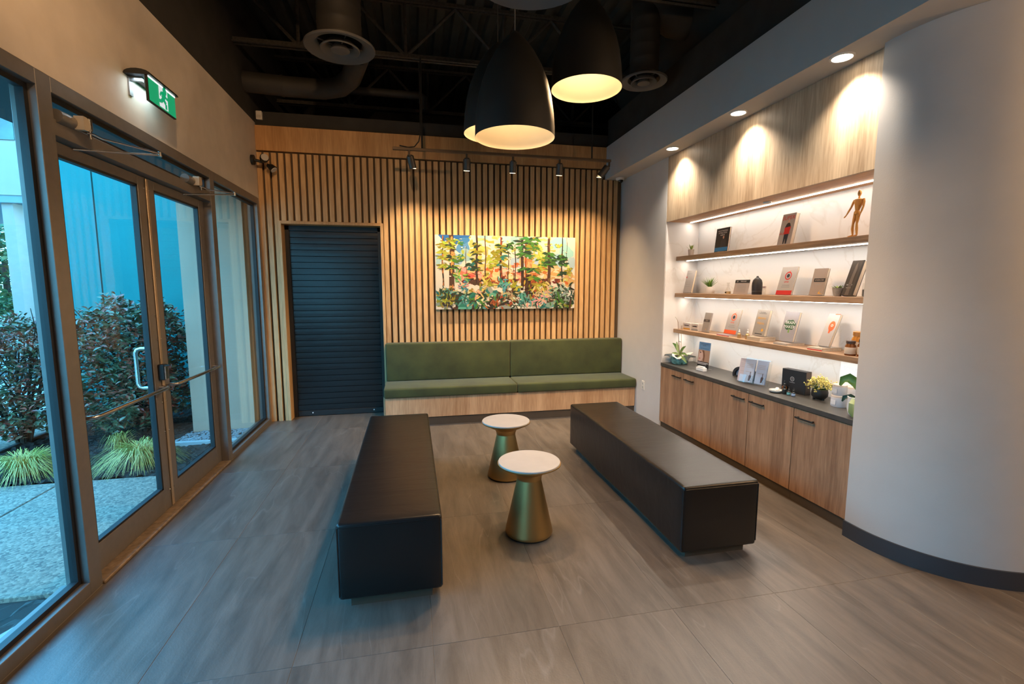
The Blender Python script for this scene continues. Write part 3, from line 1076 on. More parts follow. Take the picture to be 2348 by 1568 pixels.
def pendant(label, x, y, z, first=None):
    p = thing('pendant_lamp', label, 'pendant lamp', (x, y, z), group='bell pendants over the side tables')
    if first is not None:
        for ch in first.children:
            c = ch.copy(); COL.objects.link(c); c.parent = p
    else:
        pr = [(.25, 0), (.249, .06), (.243, .14), (.228, .24), (.205, .33), (.17, .42), (.125, .50), (.085, .555), (.045, .60), (.012, .63), (0, .632)]
        obj('shade', MB().lathe(pr, seg=56), M_SHADE, p, smooth=True)
        inn = [(r - .006 if r > .02 else 0, zz - .004 if zz > .02 else zz) for r, zz in pr[:-1]]
        inn[0] = (.2495, 0)
        obj('lining', MB().lathe(inn, seg=56), M_SHADEIN, p, smooth=True)
        obj('lamp_holder', MB().lathe([(0, .40), (.028, .40), (.028, .54), (.012, .56), (0, .56)], seg=20), M_BLACK, p, smooth=True)
        obj('bulb', MB().lathe([(0, .27), (.025, .275), (.042, .30), (.045, .33), (.032, .37), (.02, .40), (0, .40)], seg=20), M_BULB, p, smooth=True)
    obj('cord', MB().tube([(0, 0, .63), (0, 0, 4.7 - z)], .004, 6), M_CORD, p, smooth=True)
    l = lamp('bulb_light', 'SPOT', (0, 0, .05), LAMP_PENDANT, WARM, p, size=.06, spot=R(152), blend=.35)
    lamp('bulb_glow', 'POINT', (0, 0, .22), 2.6, (1.0, .76, .48), p, size=.04)
    return p


_d = ray(1142, 308)
_p3 = _C + _d * (F_PX * .5 / 156)
pA = pendant('nearest bell pendant lamp, hanging lowest in the cluster', .66, 3.035, 2.583)
pendant('higher bell pendant lamp on the right of the cluster', 1.26, 3.386, 3.059, pA)
pendant('bell pendant lamp mostly hidden behind the lowest pendant', _p3.x, _p3.y, _p3.z, pA)

# ------------------------------------------------------------------ track light
TK = thing('track_light', 'ceiling-hung lighting track with five spot heads in front of the slatted wall', 'track light', (1.12, 5.6, 3.18))
M_TRACK = plain('bronze_track', (0.13, 0.085, 0.05), 0.5, metal=.3)
obj('track', MB().box(-.165, 2.415, 5.582, 5.618, 3.165, 3.195, .003, 1), M_TRACK, TK, world=True)
for x in (.155, 2.17):
    obj('rod', MB().tube([(x, 5.6, 3.19), (x, 5.6, 4.15)], .010, 8), M_BLACK, TK, smooth=True, world=True)
obj('cable', MB().tube([(-.09, 5.6, 3.215), (0, 5.6, 3.20), (.07, 5.6, 3.21), (.12, 5.6, 3.27), (.14, 5.6, 3.36), (.14, 5.6, 4.1)], .006, 8), M_BLACK, TK, smooth=True, world=True)
HEADS = ((.03, .02, .10), (.655, .0, .06), (1.195, 0, .06), (1.765, 0, .06), (2.335, -.06, .02))
for i, (hx, dx, dy) in enumerate(HEADS):
    h = obj('spot_head', MB().tube([(hx - dx * .5, 5.59, 3.105), (hx + dx, 5.60 + dy * .3, 2.985)], .041, 18).tube([(hx - dx * .5, 5.59, 3.115), (hx - dx * .5, 5.59, 3.10)], .030, 18), plain('spot_housing', (0.10, 0.085, 0.07), 0.4, metal=.5), TK, smooth=True, world=True)
    obj('stem', MB().tube([(hx - dx, 5.6, 3.166), (hx - dx, 5.6, 3.112)], .012, 10), M_TRACK, h, smooth=True)
    obj('lens', MB().tube([(hx + dx, 5.60 + dy * .3, 2.985), (hx + dx, 5.601 + dy * .3, 2.981)], .034, 16), glow('spot_lens', (1, .75, .42), 6), h, smooth=True)
    lamp('spot_beam', 'SPOT', (hx + dx - 1.12, 0.01 + dy * .3, 2.97 - 3.18), LAMP_TRACK, WARM2, TK, size=.025, spot=R(105), blend=1.0, aim=(hx + dx * 3, 6.2, 0.95))

# ------------------------------------------------------------------ downlights in the bulkhead
for lab, (x, y) in (('round recessed downlight nearest the curved wall', (2.705, 2.68)), ('middle round recessed downlight in the bulkhead over the shelves', (2.706, 3.66)), ('round recessed downlight at the far end of the bulkhead', (2.715, 4.70))):
    d = thing('recessed_downlight', lab, 'downlight', (x, y, 3.098))
    obj('trim_ring', MB().lathe([(.072, .004), (.072, -.004), (.058, -.006), (.054, .004)], seg=32, close=True), plain('white_trim', (.8, .78, .75), .5), d, smooth=True)
    obj('lens', MB().lathe([(0, -.003), (.055, -.002), (.055, .003)], seg=32), glow('downlight_lens', (1.0, .86, .68), 22), d, smooth=True)
    lamp('beam', 'SPOT', (0.02, 0, -.012), LAMP_DOWN, NEUTRAL, d, size=.04, spot=R(118), blend=.9)

# ================================================================== BENCH
M_VELVET = plain('green_velvet', (0.047, 0.056, 0.014), 0.85, var=0.25, vscale=5, bump=0.12, bscale=260, sheen=0.12)
BN = thing('upholstered_bench', 'built-in oak bench with green velvet seat and back cushions along the slatted wall', 'bench', (1.24, 5.9, 0))
obj('base_front', MB().box(-.335, 2.845, 5.64, 5.665, .10, .352, .002, 1), M_BENCHW, BN, world=True)
obj('base_box', MB().box(-.335, 2.845, 5.665, 6.18, .10, .35), M_BENCHW, BN, world=True)
obj('kick', MB().box(-.32, 2.845, 5.655, 6.16, 0, .10), M_KICK, BN, world=True)
XS = 1.258


def cushion(x0, x1, y0, y1, z0, z1, r):
    mb = MB().box(x0, x1, y0, y1, z0, z1, r, 4)
    return mb


for (a, b) in ((-.345, XS - .002), (XS + .002, 2.845)):
    obj('seat_cushion', cushion(a, b, 5.60, 6.10, .353, .472, .024), M_VELVET, BN, smooth=True, world=True)
for (a, b) in ((-.335, XS - .002), (XS + .002, 2.840)):
    obj('back_cushion', cushion(a, b, 6.055, 6.19, .470, .952, .020), M_VELVET, BN, smooth=True, world=True)
obj('end_board', MB().box(-.352, -.338, 5.66, 6.19, .0, .36, .002, 1), M_BENCHW, BN, world=True)

# ================================================================== ROLLER SHUTTER
M_SHUT = plain('black_shutter_slat', (0.008, 0.009, 0.010), 0.25, var=0.05)
SH = thing('roller_shutter', 'closed black slatted roller shutter in the oak framed opening', 'shutter', (-.93, 6.38, 0))
z = .075
pitch = .0755
i = 0
zs = []
while z < 2.36:
    zs.append(z); z += pitch
_pr = [(0.002, .0), (-.009, .0008), (-.0115, .003), (-.0120, .037), (-.0115, .071), (-.009, .0732), (.002, .074)]
sm = MB().prism([(-.54, p[0], p[1]) for p in _pr], (1.08, 0, 0)).mesh('slat', M_SHUT)
for zz in zs:
    obj('slat', sm, None, SH, loc=(.0, .0, zz))
obj('bottom_bar', MB().box(OX0 + .02, OX1 - .02, 6.365, 6.39, .004, .073, .004, 1), M_BLACK, SH, world=True)
for xa in (OX0, OX1 - .045):
    obj('guide_rail', MB().box(xa, xa + .045, 6.345, 6.40, 0, OZ), M_BLACK, SH, world=True)
obj('shutter_hood', MB().box(OX0 + .002, OX1 - .002, 6.345, 6.40, 2.352, OZ - .001), M_BLACK, SH, world=True)
for xa in (-1.28, -.52):
    obj('lock_pin', MB().tube([(xa, 6.366, .045), (xa, 6.358, .045)], .008, 10), plain('white_metal', (.8, .8, .8), .4), SH, world=True)
obj('curtain_back', MB().box(OX0, OX1, 6.39, 6.40, 0, OZ), M_BLACK, SH, world=True)

# ================================================================== OTTOMANS
def leather():
    m, nt, b = new_mat('black_leather')
    b.inputs['Base Color'].default_value = (0.009, 0.008, 0.008, 1)
    b.inputs['Specular IOR Level'].default_value = 0.5
    b.inputs['Roughness'].default_value = 0.32
    tc = nt.nodes.new('ShaderNodeTexCoord')
    n = nt.nodes.new('ShaderNodeTexNoise'); n.inputs['Scale'].default_value = 220; n.inputs['Detail'].default_value = 2
    n2 = nt.nodes.new('ShaderNodeTexNoise'); n2.inputs['Scale'].default_value = 5; n2.inputs['Detail'].default_value = 4; n2.inputs['Distortion'].default_value = 1.5
    mp = nt.nodes.new('ShaderNodeMapping'); mp.inputs['Scale'].default_value = (.5, 1.6, 1)
    nt.links.new(tc.outputs['Object'], n.inputs['Vector']); nt.links.new(tc.outputs['Object'], mp.inputs[0]); nt.links.new(mp.outputs[0], n2.inputs['Vector'])
    bp = nt.nodes.new('ShaderNodeBump'); bp.inputs['Strength'].default_value = 0.10; bp.inputs['Distance'].default_value = 0.002
    bp2 = nt.nodes.new('ShaderNodeBump'); bp2.inputs['Strength'].default_value = 0.12; bp2.inputs['Distance'].default_value = 0.02
    nt.links.new(n.outputs['Fac'], bp.inputs['Height']); nt.links.new(n2.outputs['Fac'], bp2.inputs['Height'])
    nt.links.new(bp2.outputs[0], bp.inputs['Normal']); nt.links.new(bp.outputs[0], b.inputs['Normal'])
    MATS['black_leather'] = m
    return m


M_LEA = leather()


def ottoman(label, x0, x1, y0, y1, seed):
    o = thing('bench_ottoman', label, 'ottoman', ((x0 + x1) / 2, (y0 + y1) / 2, 0), group='black leather bench ottomans')
    mb = MB().box(x0, x1, y0, y1, .055, .472)
    bmesh.ops.subdivide_edges(mb.bm, edges=[e for e in mb.bm.edges if abs(e.verts[0].co.y - e.verts[1].co.y) > .5], cuts=28, use_grid_fill=True)
    bmesh.ops.subdivide_edges(mb.bm, edges=[e for e in mb.bm.edges if abs(e.verts[0].co.x - e.verts[1].co.x) > .3], cuts=8, use_grid_fill=True)
    rr = random.Random(seed)
    es = [e for e in mb.bm.edges if len(e.link_faces) == 2 and e.calc_face_angle(0) > 1]
    bmesh.ops.bevel(mb.bm, geom=es, offset=.018, segments=4, profile=.5, affect='EDGES')
    folds = [(y0 + (y1 - y0) * rr.uniform(.3, .75), rr.uniform(-.2, .2), rr.uniform(.3, 1)) for _ in range(5)]
    for v in mb.bm.verts:
        t = (v.co.y - y0) / (y1 - y0)
        if v.co.z > .465:
            v.co.z += .003 * math.sin(3.1 * t) + .0012 * math.sin(v.co.y * 9 + v.co.x * 3 + seed)
            for fy, sl, am in folds:
                dd = v.co.y - fy - sl * (v.co.x - x0)
                v.co.z -= .0022 * am * math.exp(-(dd / .035) ** 2)
        if v.co.z < .07:
            v.co.z += .004 * math.sin(v.co.y * 5 + seed)
    obj('body', mb, M_LEA, o, smooth=True, world=True)
    sm_ = MB()
    for (xa, ya, xb, yb) in ((x0 + .004, y0 - .001, x1 - .004, y0 - .001),):
        sm_.tube([(xa + .012, ya + .002, .452), (xb - .012, yb + .002, .452)], .0035, 6)
    for (xa, ya) in ((x0 + .004, y0 + .004), (x1 - .004, y0 + .004)):
        sm_.tube([(xa, ya, .08), (xa, ya, .448)], .0035, 6)
    obj('piping', sm_, M_LEA, o, smooth=True, world=True)
    obj('plinth', MB().box(x0 + .055, x1 - .055, y0 + .045, y1 - .055, 0, .06), M_KICK, o, world=True)
    return o


ottoman('black leather bench ottoman beside the glass doors', -.400, .128, 2.375, 4.44, 2)
ottoman('black leather bench ottoman in front of the oak cabinets', 1.555, 2.072, 2.42, 4.49, 5)

# ================================================================== SIDE TABLES
def brass():
    m, nt, b = new_mat('brushed_brass')
    b.inputs['Base Color'].default_value = (0.52, 0.34, 0.13, 1)
    b.inputs['Metallic'].default_value = 1.0
    b.inputs['Roughness'].default_value = 0.42
    b.inputs['Anisotropic'].default_value = 0.5
    tc = nt.nodes.new('ShaderNodeTexCoord')
    mp = nt.nodes.new('ShaderNodeMapping'); mp.inputs['Scale'].default_value = (1, 1, 60)
    n = nt.nodes.new('ShaderNodeTexNoise'); n.inputs['Scale'].default_value = 8; n.inputs['Detail'].default_value = 4
    nt.links.new(tc.outputs['Object'], mp.inputs[0]); nt.links.new(mp.outputs[0], n.inputs['Vector'])
    bp = nt.nodes.new('ShaderNodeBump'); bp.inputs['Strength'].default_value = 0.06; bp.inputs['Distance'].default_value = 0.003
    nt.links.new(n.outputs['Fac'], bp.inputs['Height']); nt.links.new(bp.outputs[0], b.inputs['Normal'])
    return m


M_BRASS = brass()
M_TOP = plain('cream_marble_top', (0.50, 0.48, 0.46), 0.35, var=0.05, vscale=9)


def side_table(label, x, y, first=None):
    t = thing('side_table', label, 'side table', (x, y, 0), group='brass hourglass side tables')
    if first is not None:
        for ch in first.children:
            c = ch.copy(); COL.objects.link(c); c.parent = t
        return t
    obj('base', MB().lathe([(0, .012), (.158, .012), (.160, .016), (.158, .03), (.082, .375), (.080, .385), (.0, .385)], seg=56), M_BRASS, t, smooth=True)
    obj('foot', MB().lathe([(0, 0), (.150, 0), (.152, .012), (0, .012)], seg=40), M_BLACK, t, smooth=True)
    obj('collar', MB().lathe([(0, .384), (.083, .384), (.084, .398), (.095, .425), (.205, .483), (.211, .487), (.211, .492), (0, .492)], seg=56), M_BRASS, t, smooth=True)
    obj('tabletop', MB().lathe([(0, .490), (.206, .490), (.2065, .500), (.204, .503), (0, .503)], seg=56), M_TOP, t, smooth=True)
    return t


tA = side_table('brass hourglass side table with round pale marble top, standing closer to the entrance', .742, 2.955)
side_table('brass hourglass side table with round pale marble top, closer to the green bench', .778, 3.935, tA)

# ================================================================== SMALL WALL FITTINGS
ES = thing('exit_sign', 'green running-man exit sign with black top above the glass doors', 'exit sign', (-1.73, 3.98, 3.0))
XS_ = -1.60
a = on_x(337, 172, XS_); b_ = on_x(399, 218, XS_); c_ = on_x(405, 271, XS_); d_ = on_x(344, 232, XS_)
ey0, ey1 = (a.y + d_.y) / 2, (b_.y + c_.y) / 2
ez1, ez0 = (a.z + b_.z) / 2, (c_.z + d_.z) / 2
M_SIGN = glow('exit_green', (0.0, 0.40, 0.16), 0.8, .02)
M_SIGNW = glow('exit_white', (0.85, 0.9, 0.9), 0.8, .1)
obj('panel', MB().box(XS_ - .012, XS_, ey0, ey1, ez0, ez1), M_SIGN, ES, world=True)
obj('edge', MB().box(XS_ - .014, XS_ + .001, ey0 - .006, ey0, ez0 - .006, ez1).box(XS_ - .014, XS_ + .001, ey0, ey1, ez0 - .006, ez0), M_BLACK, ES, world=True)
obj('light_slot', MB().box(XS_ - .004, XS_ + .002, ey0, ey1, ez1 - .012, ez1), glow('sign_tube', (.9, 1, 1), 3), ES, world=True)
hp = []
for k in range(9):
    t = PI * k / 8
    hp.append((XS_ - .055 - .075 * math.cos(t), ey0 - .012, ez1 + .03 * math.sin(t)))
hp += [(XS_ + .02, ey0 - .012, ez1 - .004), (XS_ - .13, ey0 - .012, ez1 - .004)]
obj('housing', MB().prism(hp, (0, ey1 - ey0 + .02, 0)), M_BLACK, ES, world=True)
obj('bracket', MB().box(-1.73, XS_ - .05, ey0 + .04, ey0 + .06, ez1 - .03, ez1 - .002).box(-1.73, -1.72, ey0 + .03, ey0 + .07, ez1 - .12, ez1 - .01), plain('grey_bracket', (.25, .27, .3), .4), ES, world=True)
ew, eh = ey1 - ey0, ez1 - ez0


def sg(pts, dx=.0015):
    m = MB()
    m.prism([(XS_ + dx, ey0 + p[0] * ew, ez0 + p[1] * eh) for p in pts], (.0006, 0, 0))
    return m


obj('doorway_mark', sg([(.36, .06), (.68, .06), (.68, .92), (.36, .92)]), M_SIGNW, ES, world=True)
mm = MB()


def limb(p, q, w):
    P, Q = Vector((p[0] * ew, p[1] * eh)), Vector((q[0] * ew, q[1] * eh))
    n = Vector((-(Q - P).y, (Q - P).x)).normalized() * w
    mm.prism([(XS_ + .0024, ey0 + v.x, ez0 + v.y) for v in (P + n, Q + n, Q - n, P - n)], (.0006, 0, 0))


limb((.545, .72), (.50, .44), .022)      # trunk
limb((.50, .46), (.60, .30), .013); limb((.60, .30), (.60, .08), .012)
limb((.50, .46), (.43, .30), .013); limb((.43, .30), (.34, .28), .011)
limb((.53, .70), (.43, .66), .010); limb((.43, .66), (.40, .52), .009)
limb((.55, .69), (.62, .56), .010); limb((.62, .56), (.69, .56), .009)
mm.prism([(XS_ + .0024, ey0 + .575 * ew + .026 * math.cos(2 * PI * k / 14), ez0 + .83 * eh + .026 * math.sin(2 * PI * k / 14)) for k in range(14)], (.0006, 0, 0))
obj('running_man', mm, M_SIGN, ES, world=True)
lamp('sign_glow', 'AREA', (XS_ - .06 + 1.73, (ey0 + ey1) / 2 - 3.98 - .03, ez1 - .012 - 3.0), 1.2, (.75, .92, 1.0), ES)
_l = ES.children[-1]
_l.data.shape = 'RECTANGLE'; _l.data.size = .07; _l.data.size_y = ew * .8

EM = thing('emergency_light', 'black twin-head emergency light on the cream wall by the slats', 'emergency light', (-1.73, 6.03, 3.08))
obj('back_plate', MB().tube([(-1.73, 6.02, 3.08), (-1.70, 6.02, 3.08)], .055, 20), M_BLACK, EM, smooth=True, world=True)
h1 = obj('lamp_head', MB().tube([(-1.62, 6.06, 3.075), (-1.60, 6.02, 3.095), (-1.585, 5.995, 3.105)], [.02, .045, .048], 16).tube([(-1.70, 6.02, 3.08), (-1.62, 6.05, 3.07)], .016, 10), M_BLACK, EM, smooth=True, world=True)
obj('lens', MB().tube([(-1.584, 5.993, 3.106), (-1.580, 5.986, 3.108)], .040, 16), plain('lamp_lens', (.6, .55, .5), .15), h1, smooth=True)
h2 = obj('lamp_head', MB().tube([(-1.58, 6.06, 3.04), (-1.54, 6.06, 3.02), (-1.51, 6.05, 2.99)], [.016, .036, .044], 16), M_BLACK, EM, smooth=True, world=True)
obj('lens', MB().tube([(-1.51, 6.05, 2.99), (-1.505, 6.049, 2.984)], .037, 16), plain('lamp_lens', (.6, .55, .5), .15), h2, smooth=True)

SN = thing('motion_sensor', 'small white motion sensor on the black band over the header panel', 'sensor', (-1.672, 6.235, 3.62))
obj('body', MB().box(-1.705, -1.640, 6.185, 6.235, 3.575, 3.672, .008, 2), plain('white_plastic', (.72, .68, .62), .4), SN, world=True)
obj('sensor_window', MB().box(-1.695, -1.650, 6.181, 6.186, 3.588, 3.625, .003, 1), plain('milky_lens', (.6, .55, .48), .3), SN, world=True)

_q = on_x(1475, 883, 2.85)
OU = thing('wall_outlet', 'white double power outlet low on the white wall right of the bench', 'outlet', (2.85, _q.y, _q.z))
obj('plate', MB().box(2.843, 2.85, _q.y - .036, _q.y + .036, _q.z - .058, _q.z + .058, .003, 2), plain('white_plastic', (.72, .68, .62), .4), OU, world=True)
for dz in (-.024, .024):
    obj('socket', MB().box(2.840, 2.8435, _q.y - .016, _q.y + .016, _q.z + dz - .016, _q.z + dz + .016, .004, 2), plain('socket_grey', (.5, .48, .45), .4), OU, world=True)

DC = thing('dome_camera', 'small white dome camera under the far end of the bulkhead', 'security camera', (2.76, 6.08, 3.10))
obj('base', MB().lathe([(0, 0), (.055, 0), (.055, -.02), (.042, -.035), (0, -.035)], (2.76, 6.08, 3.10), 24), plain('white_plastic', (.72, .68, .62), .4), DC, smooth=True, world=True)
obj('dome', MB().lathe([(.038, -.03), (.034, -.05), (.02, -.064), (0, -.068)], (2.76, 6.07, 3.10), 20), plain('dark_dome', (.01, .01, .01), .1), DC, smooth=True, world=True)

# ================================================================== CABINETS, COUNTER, SHELVES
EDGES = [5.008, 4.532, 4.028, 3.522, 3.020, 2.488]


def cabinet(label, doors):
    ya, yb = EDGES[doors[0][0]], EDGES[doors[-1][0] + 1]
    c = thing('base_cabinet', label, 'cabinet', (3.05, (ya + yb) / 2, 0), group='oak base cabinets under the shelves')
    obj('body', MB().box(2.872, 3.255, yb + .002, ya - .002, .075, .738), M_CAB, c, world=True)
    obj('toe_kick', MB().box(2.868, 3.25, yb + .001, ya - .001, 0, .075), M_KICK, c, world=True)
    for i, side in doors:
        y1, y0 = EDGES[i], EDGES[i + 1]
        d = obj('door', MB().box(2.850, 2.870, y0 + .0025, y1 - .0025, .080, .735, .0012, 1), M_CAB, c, world=True)
        L = .165
        if side == 'near':
            h0 = y0 + .035
        else:
            h0 = y1 - .035 - L
        hb = MB().tube([(2.851, h0 + .012, .672), (2.832, h0 + .006, .672), (2.829, h0, .672)], .005, 8)
        hb = MB().box(2.822, 2.832, h0, h0 + L, .667, .679, .003, 2).box(2.830, 2.851, h0 + .010, h0 + .020, .668, .678).box(2.830, 2.851, h0 + L - .020, h0 + L - .010, .668, .678)
        obj('handle', hb, M_BLACK, d)
    return c


cabinet('oak base cabinet with two doors at the far end by the white wall', [(0, 'near'), (1, 'far')])
cabinet('oak base cabinet with two doors in the middle of the row', [(2, 'near'), (3, 'far')])
cabinet('single-door oak base cabinet beside the curved wall', [(4, 'far')])
M_COUNT = plain('dark_stone_counter', (0.060, 0.056, 0.052), 0.38, var=0.15, vscale=14)
ct = obj('countertop', MB().box(2.838, 3.258, 2.487, 5.0, .741, .778, .002, 1), M_COUNT)
tag(ct, 'long dark stone countertop over the oak base cabinets', 'countertop')

UP = thing('upper_panel', 'tall oak veneer panel box above the lit shelves', 'wood panel', (3.05, 3.75, 2.386))
obj('front', MB().box(2.850, 2.872, 2.487, 5.006, 2.386, 3.098, .001, 1), M_PANEL, UP, world=True)
obj('underside', MB().box(2.872, 3.258, 2.487, 4.998, 2.386, 2.404), wood('oak_underside', srgb(170, 120, 72), srgb(205, 158, 104), .5, axis='Y'), UP, world=True)
_q = on_z(1760, 463, 2.386)
pk = obj('puck_light', MB().lathe([(0, -.012), (.032, -.012), (.034, -.008), (.034, 0), (0, 0)], (_q.x, _q.y, 2.386), 24), plain('white_plastic', (.72, .68, .62), .4), UP, smooth=True, world=True)
M_LED = glow('led_strip', (1.0, .88, .74), 16)


def led(parent, x, z, y0, y1, power):
    obj('led_strip', MB().box(x - .009, x + .009, y0, y1, z - .007, z, .002, 1), M_LED, parent, world=True)
    l = lamp('strip_light', 'AREA', Vector((x, (y0 + y1) / 2, z - .010)) - Vector(parent.location), power, (1.0, .89, .77), parent)
    l.data.shape = 'RECTANGLE'; l.data.size = .02; l.data.size_y = y1 - y0
    return l


led(UP, 3.135, 2.386, 2.50, 4.97, LED_STRIP)
SHELF = []
for lab, z0, z1 in (('top floating oak shelf holding the wooden mannequin', 1.955, 2.0), ('middle floating oak shelf holding the black diffuser', 1.540, 1.585), ('lowest floating oak shelf holding the amber bottles', 1.128, 1.172)):
    s = thing('floating_shelf', lab, 'shelf', (3.12, 3.75, z0))
    obj('board', MB().box(2.985, 3.259, 2.488, 4.998, z0, z1, .002, 1), M_SHELF, s, world=True)
    led(s, 3.10, z0, 2.50, 4.96, LED_STRIP)
    SHELF.append(z1)

# ================================================================== PAINTING
def painting():
    rr = random.Random(21)
    x0, x1, z0, z1, yf = .305, 2.165, 1.370, 2.312, 6.138
    Wd, Hd = x1 - x0, z1 - z0
    P = thing('forest_painting', 'large unframed canvas painting of a colourful forest on the slatted wall', 'painting', ((x0 + x1) / 2, 6.17, z0))
    obj('canvas', MB().box(x0, x1, yf, 6.193, z0, z1, .002, 1), plain('raw_canvas', (.74, .70, .62), .7), P, world=True)
    mb = MB()
    cl = mb.bm.loops.layers.float_color.new('Col')
    lay = [0]

    def pol(pts, c, jit=.0):
        lay[0] += 1
        y = yf - .0006 - lay[0] * 2.2e-6
        c = tuple(max(0, min(1, k * (1 + rr.uniform(-jit, jit)))) for k in c)
        q = [(min(max(p[0], 0), 1), min(max(p[1], 0), 1)) for p in pts]
        vs = [mb.bm.verts.new((x0 + p[0] * Wd, y, z0 + p[1] * Hd)) for p in q]
        try:
            f = mb.bm.faces.new(vs)
        except ValueError:
            return
        for l in f.loops:
            l[cl] = tuple(k * .62 for k in c) + (1,)

    AS = Wd / Hd

    def blob(u, v, a, b, c, n=14, rough=.3, rot=0., jit=.15):
        ph = [rr.uniform(0, 6.28) for _ in range(3)]
        pts = []
        for k in range(n):
            t = 2 * PI * k / n
            r = 1 + rough * (math.sin(2 * t + ph[0]) * .5 + math.sin(3 * t + ph[1]) * .35 + math.sin(5 * t + ph[2]) * .3)
            xx, yy = a * r * math.cos(t), b * r * math.sin(t)
            pts.append((u + xx * math.cos(rot) - yy * math.sin(rot) / AS, v + xx * math.sin(rot) * AS + yy * math.cos(rot)))
        pol(pts, c, jit)

    def stroke(u, v, l, w, ang, c, curve=.2, jit=.2):
        n = 6
        L, Rr = [], []
        for k in range(n + 1):
            t = k / n
            ww = w * math.sin(PI * min(1, max(.04, t)) ** .8)
            a2 = ang + curve * (t - .5)
            cx, cy = l * t * math.cos(ang) - curve * l * .5 * math.sin(ang) * t * (1 - t), l * t * math.sin(ang) + curve * l * .5 * math.cos(ang) * t * (1 - t)
            nx, ny = -math.sin(a2), math.cos(a2)
            L.append((u + (cx + nx * ww) / Wd, v + (cy + ny * ww) / Hd))
            Rr.append((u + (cx - nx * ww) / Wd, v + (cy - ny * ww) / Hd))
        pol(L + Rr[::-1], c, jit)

    def trunk(u, v0, v1, w0, w1, c, hi=None):
        n = 9
        L, Rr = [], []
        for k in range(n + 1):
            t = k / n
            w = w0 + (w1 - w0) * t
            d = .003 * math.sin(t * 7 + u * 30)
            L.append((u - w / 2 + d + rr.uniform(-.001, .001), v0 + (v1 - v0) * t))
            Rr.append((u + w / 2 + d + rr.uniform(-.001, .001), v0 + (v1 - v0) * t))
        pol(L + Rr[::-1], c, .05)
        if hi:
            for _ in range(int(26 * (v1 - v0))):
                vv = v0 + (v1 - v0) * rr.random()
                blob(u + rr.uniform(-.3, .38) * w0, vv, w0 * rr.uniform(.12, .3), .018 * rr.uniform(.6, 1.8), hi, 8, .4)

    WH, SKY, BLUE = srgb(240, 234, 222), srgb(172, 212, 228), srgb(28, 108, 188)
    YEL, OLV, GRN, DGR = srgb(226, 206, 110), srgb(152, 148, 34), srgb(72, 132, 48), srgb(28, 62, 40)
    TEAL, LTEAL, ORG, COR, PCH = srgb(30, 128, 122), srgb(98, 176, 172), srgb(206, 118, 52), srgb(232, 132, 108), srgb(240, 198, 150)
    BRN, DBR, RUST, PINK, LIME = srgb(84, 52, 34), srgb(44, 30, 26), srgb(158, 74, 34), srgb(238, 176, 164), srgb(190, 196, 70)
    pol([(0, 0), (1, 0), (1, 1), (0, 1)], WH)
    # sky
    pol([(.02, 1), (.05, .93), (.09, .88), (.13, .86), (.17, .90), (.23, .95), (.24, 1)], BLUE)
    blob(.19, .85, .05, .10, srgb(96, 170, 220)); blob(.22, .74, .05, .08, SKY); blob(.04, .72, .04, .05, SKY); blob(.14, .68, .05, .08, SKY)
    blob(.20, .93, .035, .04, srgb(60, 140, 205))
    for (u, v, a, b) in ((.33, .97, .03, .05), (.48, .95, .04, .06), (.87, .92, .06, .09), (.93, .80, .05, .11), (.97, .62, .03, .12), (.86, .68, .05, .09), (.58, .64, .06, .08), (.45, .58, .05, .06), (.70, .70, .04, .08), (.28, .60, .05, .04), (.02, .65, .02, .06), (.55, .95, .03, .05)):
        blob(u, v, a, b, SKY)
    # warm middle band
    for _ in range(120):
        u = rr.uniform(.17, .97); v = rr.gauss(.47, .07)
        c = rr.choice([PCH, PCH, COR, PCH, srgb(246, 220, 180), ORG, PINK])
        if u > .8:
            c = rr.choice([PCH, srgb(246, 220, 180), srgb(226, 170, 110)])
        blob(u, v, rr.uniform(.012, .04), rr.uniform(.02, .06), c, 10, .5)
    for _ in range(60):
        blob(rr.uniform(.17, .32), rr.gauss(.46, .05), rr.uniform(.01, .03), rr.uniform(.015, .04), rr.choice([COR, srgb(226, 100, 88), PCH, PINK]), 9, .5)
    for _ in range(90):
        u = rr.choice([rr.uniform(.2, .5), rr.uniform(.55, .8), rr.uniform(.2, .95)])
        blob(u, rr.gauss(.375, .03), rr.uniform(.008, .03), rr.uniform(.012, .045), rr.choice([RUST, ORG, BRN, srgb(120, 44, 34), DBR]), 9, .6)
    # yellow canopy
    for _ in range(130):
        u = rr.choice([rr.gauss(.30, .05), rr.gauss(.42, .06), rr.gauss(.75, .05), rr.uniform(.05, .95)])
        blob(u, rr.gauss(.76, .13), rr.uniform(.008, .028), rr.uniform(.012, .04), rr.choice([YEL, YEL, LIME, srgb(240, 226, 150)]), 9, .6)
    # ground
    for _ in range(170):
        blob(rr.uniform(0.02, .98), rr.uniform(0.0, .27), rr.uniform(.015, .045), rr.uniform(.02, .06), rr.choice([TEAL, LTEAL, DGR, OLV, srgb(110, 150, 120), BRN, srgb(214, 200, 160), srgb(150, 170, 160), DBR]), 9, .6)
